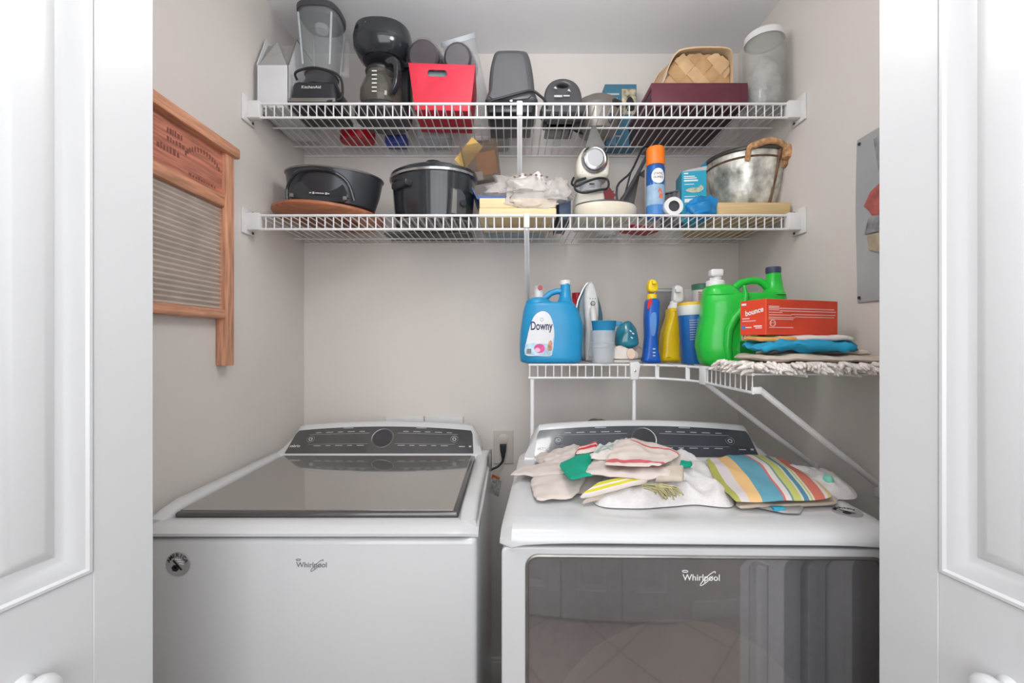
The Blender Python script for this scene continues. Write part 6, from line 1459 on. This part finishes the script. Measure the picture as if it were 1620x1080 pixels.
def S(px, py, h): return deck(px, py, ZD + h)
sheet('cotton_cloth', [S(838, 755, 0.012), S(846, 796, 0.001), S(908, 790, 0.003), S(930, 752, 0.036)], 'flour_cloth', 'off-white cotton cloth hanging flat at the front left of the pile', amp=0.006, sc=16, seed=1.0, th=0.005, group=G, edge=0.003)
sheet('cotton_cloth', [S(826, 740, 0.006), S(803, 754, 0.006), S(930, 750, 0.040), S(930, 722, 0.048)], 'flour_cloth', 'off-white cotton cloth reaching over the left edge of the dryer', amp=0.007, sc=18, seed=2.0, th=0.007, group=G, edge=0.003)
sheet('cotton_cloth', [S(845, 724, 0.008), S(850, 738, 0.010), S(905, 728, 0.038), S(922, 706, 0.050)], 'flour_cloth', 'rolled off-white cloth lying against the dryer console', amp=0.008, sc=22, seed=3.0, th=0.009, group=G, edge=0.005, ridge=0.007)
sheet('red_check_cloth', [S(913, 712, 0.060), S(910, 720, 0.056), S(945, 712, 0.070), S(945, 699, 0.070)], stripes('red_check', [(0, (224, 206, 200)), (0.1, (206, 56, 62)), (0.3, (224, 206, 200)), (0.5, (206, 56, 62)), (0.75, (224, 206, 200))]), 'white cloth with red checks at the back of the pile', amp=0.004, sc=16, seed=4.0, th=0.006, group=G, n=12)
sheet('green_cloth', [S(883, 737, 0.046), S(902, 763, 0.046), S(950, 752, 0.050), S(934, 714, 0.062)], 'green_cloth', 'emerald green cloth corner in the laundry pile', amp=0.003, sc=12, seed=5.0, th=0.006, group=G, edge=0.002)
sheet('checked_cloth', [S(938, 712, 0.074), S(932, 728, 0.066), S(985, 724, 0.076), S(995, 693, 0.086)], stripes('grey_check', [(0, (206, 200, 194)), (0.25, (166, 180, 178)), (0.45, (214, 206, 200)), (0.6, (150, 172, 172)), (0.75, (214, 206, 200))]), 'crumpled cloth with grey-green checks on top of the pile', amp=0.010, sc=30, seed=6.0, th=0.006, group=G, edge=0.004)
sheet('yellow_trim_cloth', [S(942, 768, 0.036), S(912, 793, 0.008), S(1027, 762, 0.046), S(1032, 748, 0.056)], stripes('yellow_trim', [(0, (222, 212, 206)), (0.12, (196, 190, 40)), (0.40, (222, 212, 206)), (0.60, (206, 198, 48)), (0.88, (222, 212, 206))], axis=0), 'folded white cloth with yellow-green bands at the front of the pile', amp=0.003, sc=14, seed=7.0, th=0.008, group=G)
sheet('cream_cloth', [S(945, 778, 0.020), S(918, 799, 0.001), S(965, 786, 0.012), S(985, 772, 0.030)], 'linen', 'cream cloth edge peeking out below the yellow banded cloth', amp=0.002, sc=14, seed=8.0, th=0.006, group=G)
sheet('cream_cloth', [S(1052, 742, 0.062), S(1034, 764, 0.046), S(1082, 764, 0.046), S(1082, 740, 0.060)], 'linen', 'cream cloth corner hanging at the right of the red striped towel', amp=0.002, sc=14, seed=8.6, th=0.008, group=G)
sheet('white_towel', [S(932, 730, 0.058), S(919, 756, 0.046), S(1064, 760, 0.052), S(1082, 720, 0.066)], 'flour_cloth', 'thick white folded towel under the red striped towel', amp=0.006, sc=18, seed=9.0, th=0.009, group=G, bulge=0.002)
sheet('red_stripe_towel', [S(985, 692, 0.088), S(950, 736, 0.074), S(1048, 741, 0.072), S(1082, 716, 0.078)], stripes('red_stripe', [(0, (216, 204, 196)), (0.22, (206, 88, 96)), (0.27, (216, 204, 196)), (0.84, (206, 96, 104)), (0.93, (216, 204, 196))]), 'cream kitchen towel with thin red stripes on top of the pile', amp=0.008, sc=18, seed=10.0, th=0.005, bulge=0.004, group=G, edge=0.003, ridge=0.006)
sheet('green_cloth', [S(1076, 730, 0.060), S(1072, 740, 0.052), S(1094, 740, 0.050), S(1096, 732, 0.056)], 'green_cloth', 'small emerald cloth edge right of the red striped towel', amp=0.002, sc=12, seed=11.0, th=0.006, group=G, n=10)
b = MB(); random.seed(5); A = S(1040, 770, 0.052)
for i in range(36):
    p0 = Vector((random.uniform(-0.03, 0.01), random.uniform(-0.008, 0.008), random.uniform(0.0, 0.006))); p1 = p0 + Vector((random.uniform(0.01, 0.03), -0.01, random.uniform(-0.008, 0.002))); p2 = p1 + Vector((random.uniform(0, 0.014), -0.006, -0.012))
    b.tube([p0, p1, p2], 0.0017, 5)
tag(b.build('fringe_tassel', 'olive_fringe', loc=A, smooth=80), 'olive knotted fringe hanging over the white terry towel', 'fringe')
striped = stripes('towel_stripes', [(0.0, (176, 176, 92)), (0.055, (214, 206, 206)), (0.15, (232, 190, 132)), (0.27, (98, 158, 178)), (0.47, (206, 116, 112)), (0.495, (222, 214, 210)), (0.55, (112, 150, 156)), (0.57, (196, 200, 116)), (0.645, (220, 214, 206)), (0.665, (88, 142, 168)), (0.715, (228, 222, 206)), (0.735, (190, 204, 130)), (0.755, (226, 220, 206)), (0.775, (216, 122, 106)), (0.895, (224, 220, 212)), (0.935, (232, 198, 140)), (0.985, (220, 214, 206))])
sheet('striped_towel', [S(1160, 804, 0.010), S(1328, 796, 0.012), S(1240, 723, 0.016), S(1110, 725, 0.034)], striped, 'striped kitchen towel in blue, coral, yellow and green over the right side', 'towel', amp=0.004, sc=8, seed=12.0, th=0.006, bulge=0.016, group=G, n=40, ridge=0.009)
sheet('striped_towel_hem', [S(1162, 806, 0.002), S(1328, 799, 0.003), S(1322, 785, 0.003), S(1168, 790, 0.003)], 'linen', 'folded linen layer showing under the striped towel edge', 'towel', amp=0.002, sc=9, seed=13.0, th=0.007, group=G)
t = sheet('grey_cloth', [deck(1190, 803), deck(1240, 813), deck(1266, 814), deck(1275, 796)], mat('grey_cloth', (168, 164, 164), 0.9, var=0.05, bump=0.4, bs=600), 'thin grey cloth poking out in front of the striped towel', amp=0.001, sc=12, seed=14.0, th=0.004, group=G, n=10)
t = tag(MB().bb(-0.011, 0.011, -0.002, 0.010, 0, 0.007, 0.001).build('fabric_tag', mat('tag_turq', (56, 164, 196), 0.6), loc=S(1233, 808, 0.003)), 'small turquoise fabric tag in front of the striped towel', 'tag')
blob('mint_roll', S(1310, 762, 0.026), 0.010, 0.012, 0.013, 0.15, 1.5, 3.0, mat('mint', (128, 204, 184), 0.9, var=0.05), None, 24, 14)
tag(bpy.data.objects['mint_roll'], 'mint green rolled cloth at the right end of the pile', 'cloth')
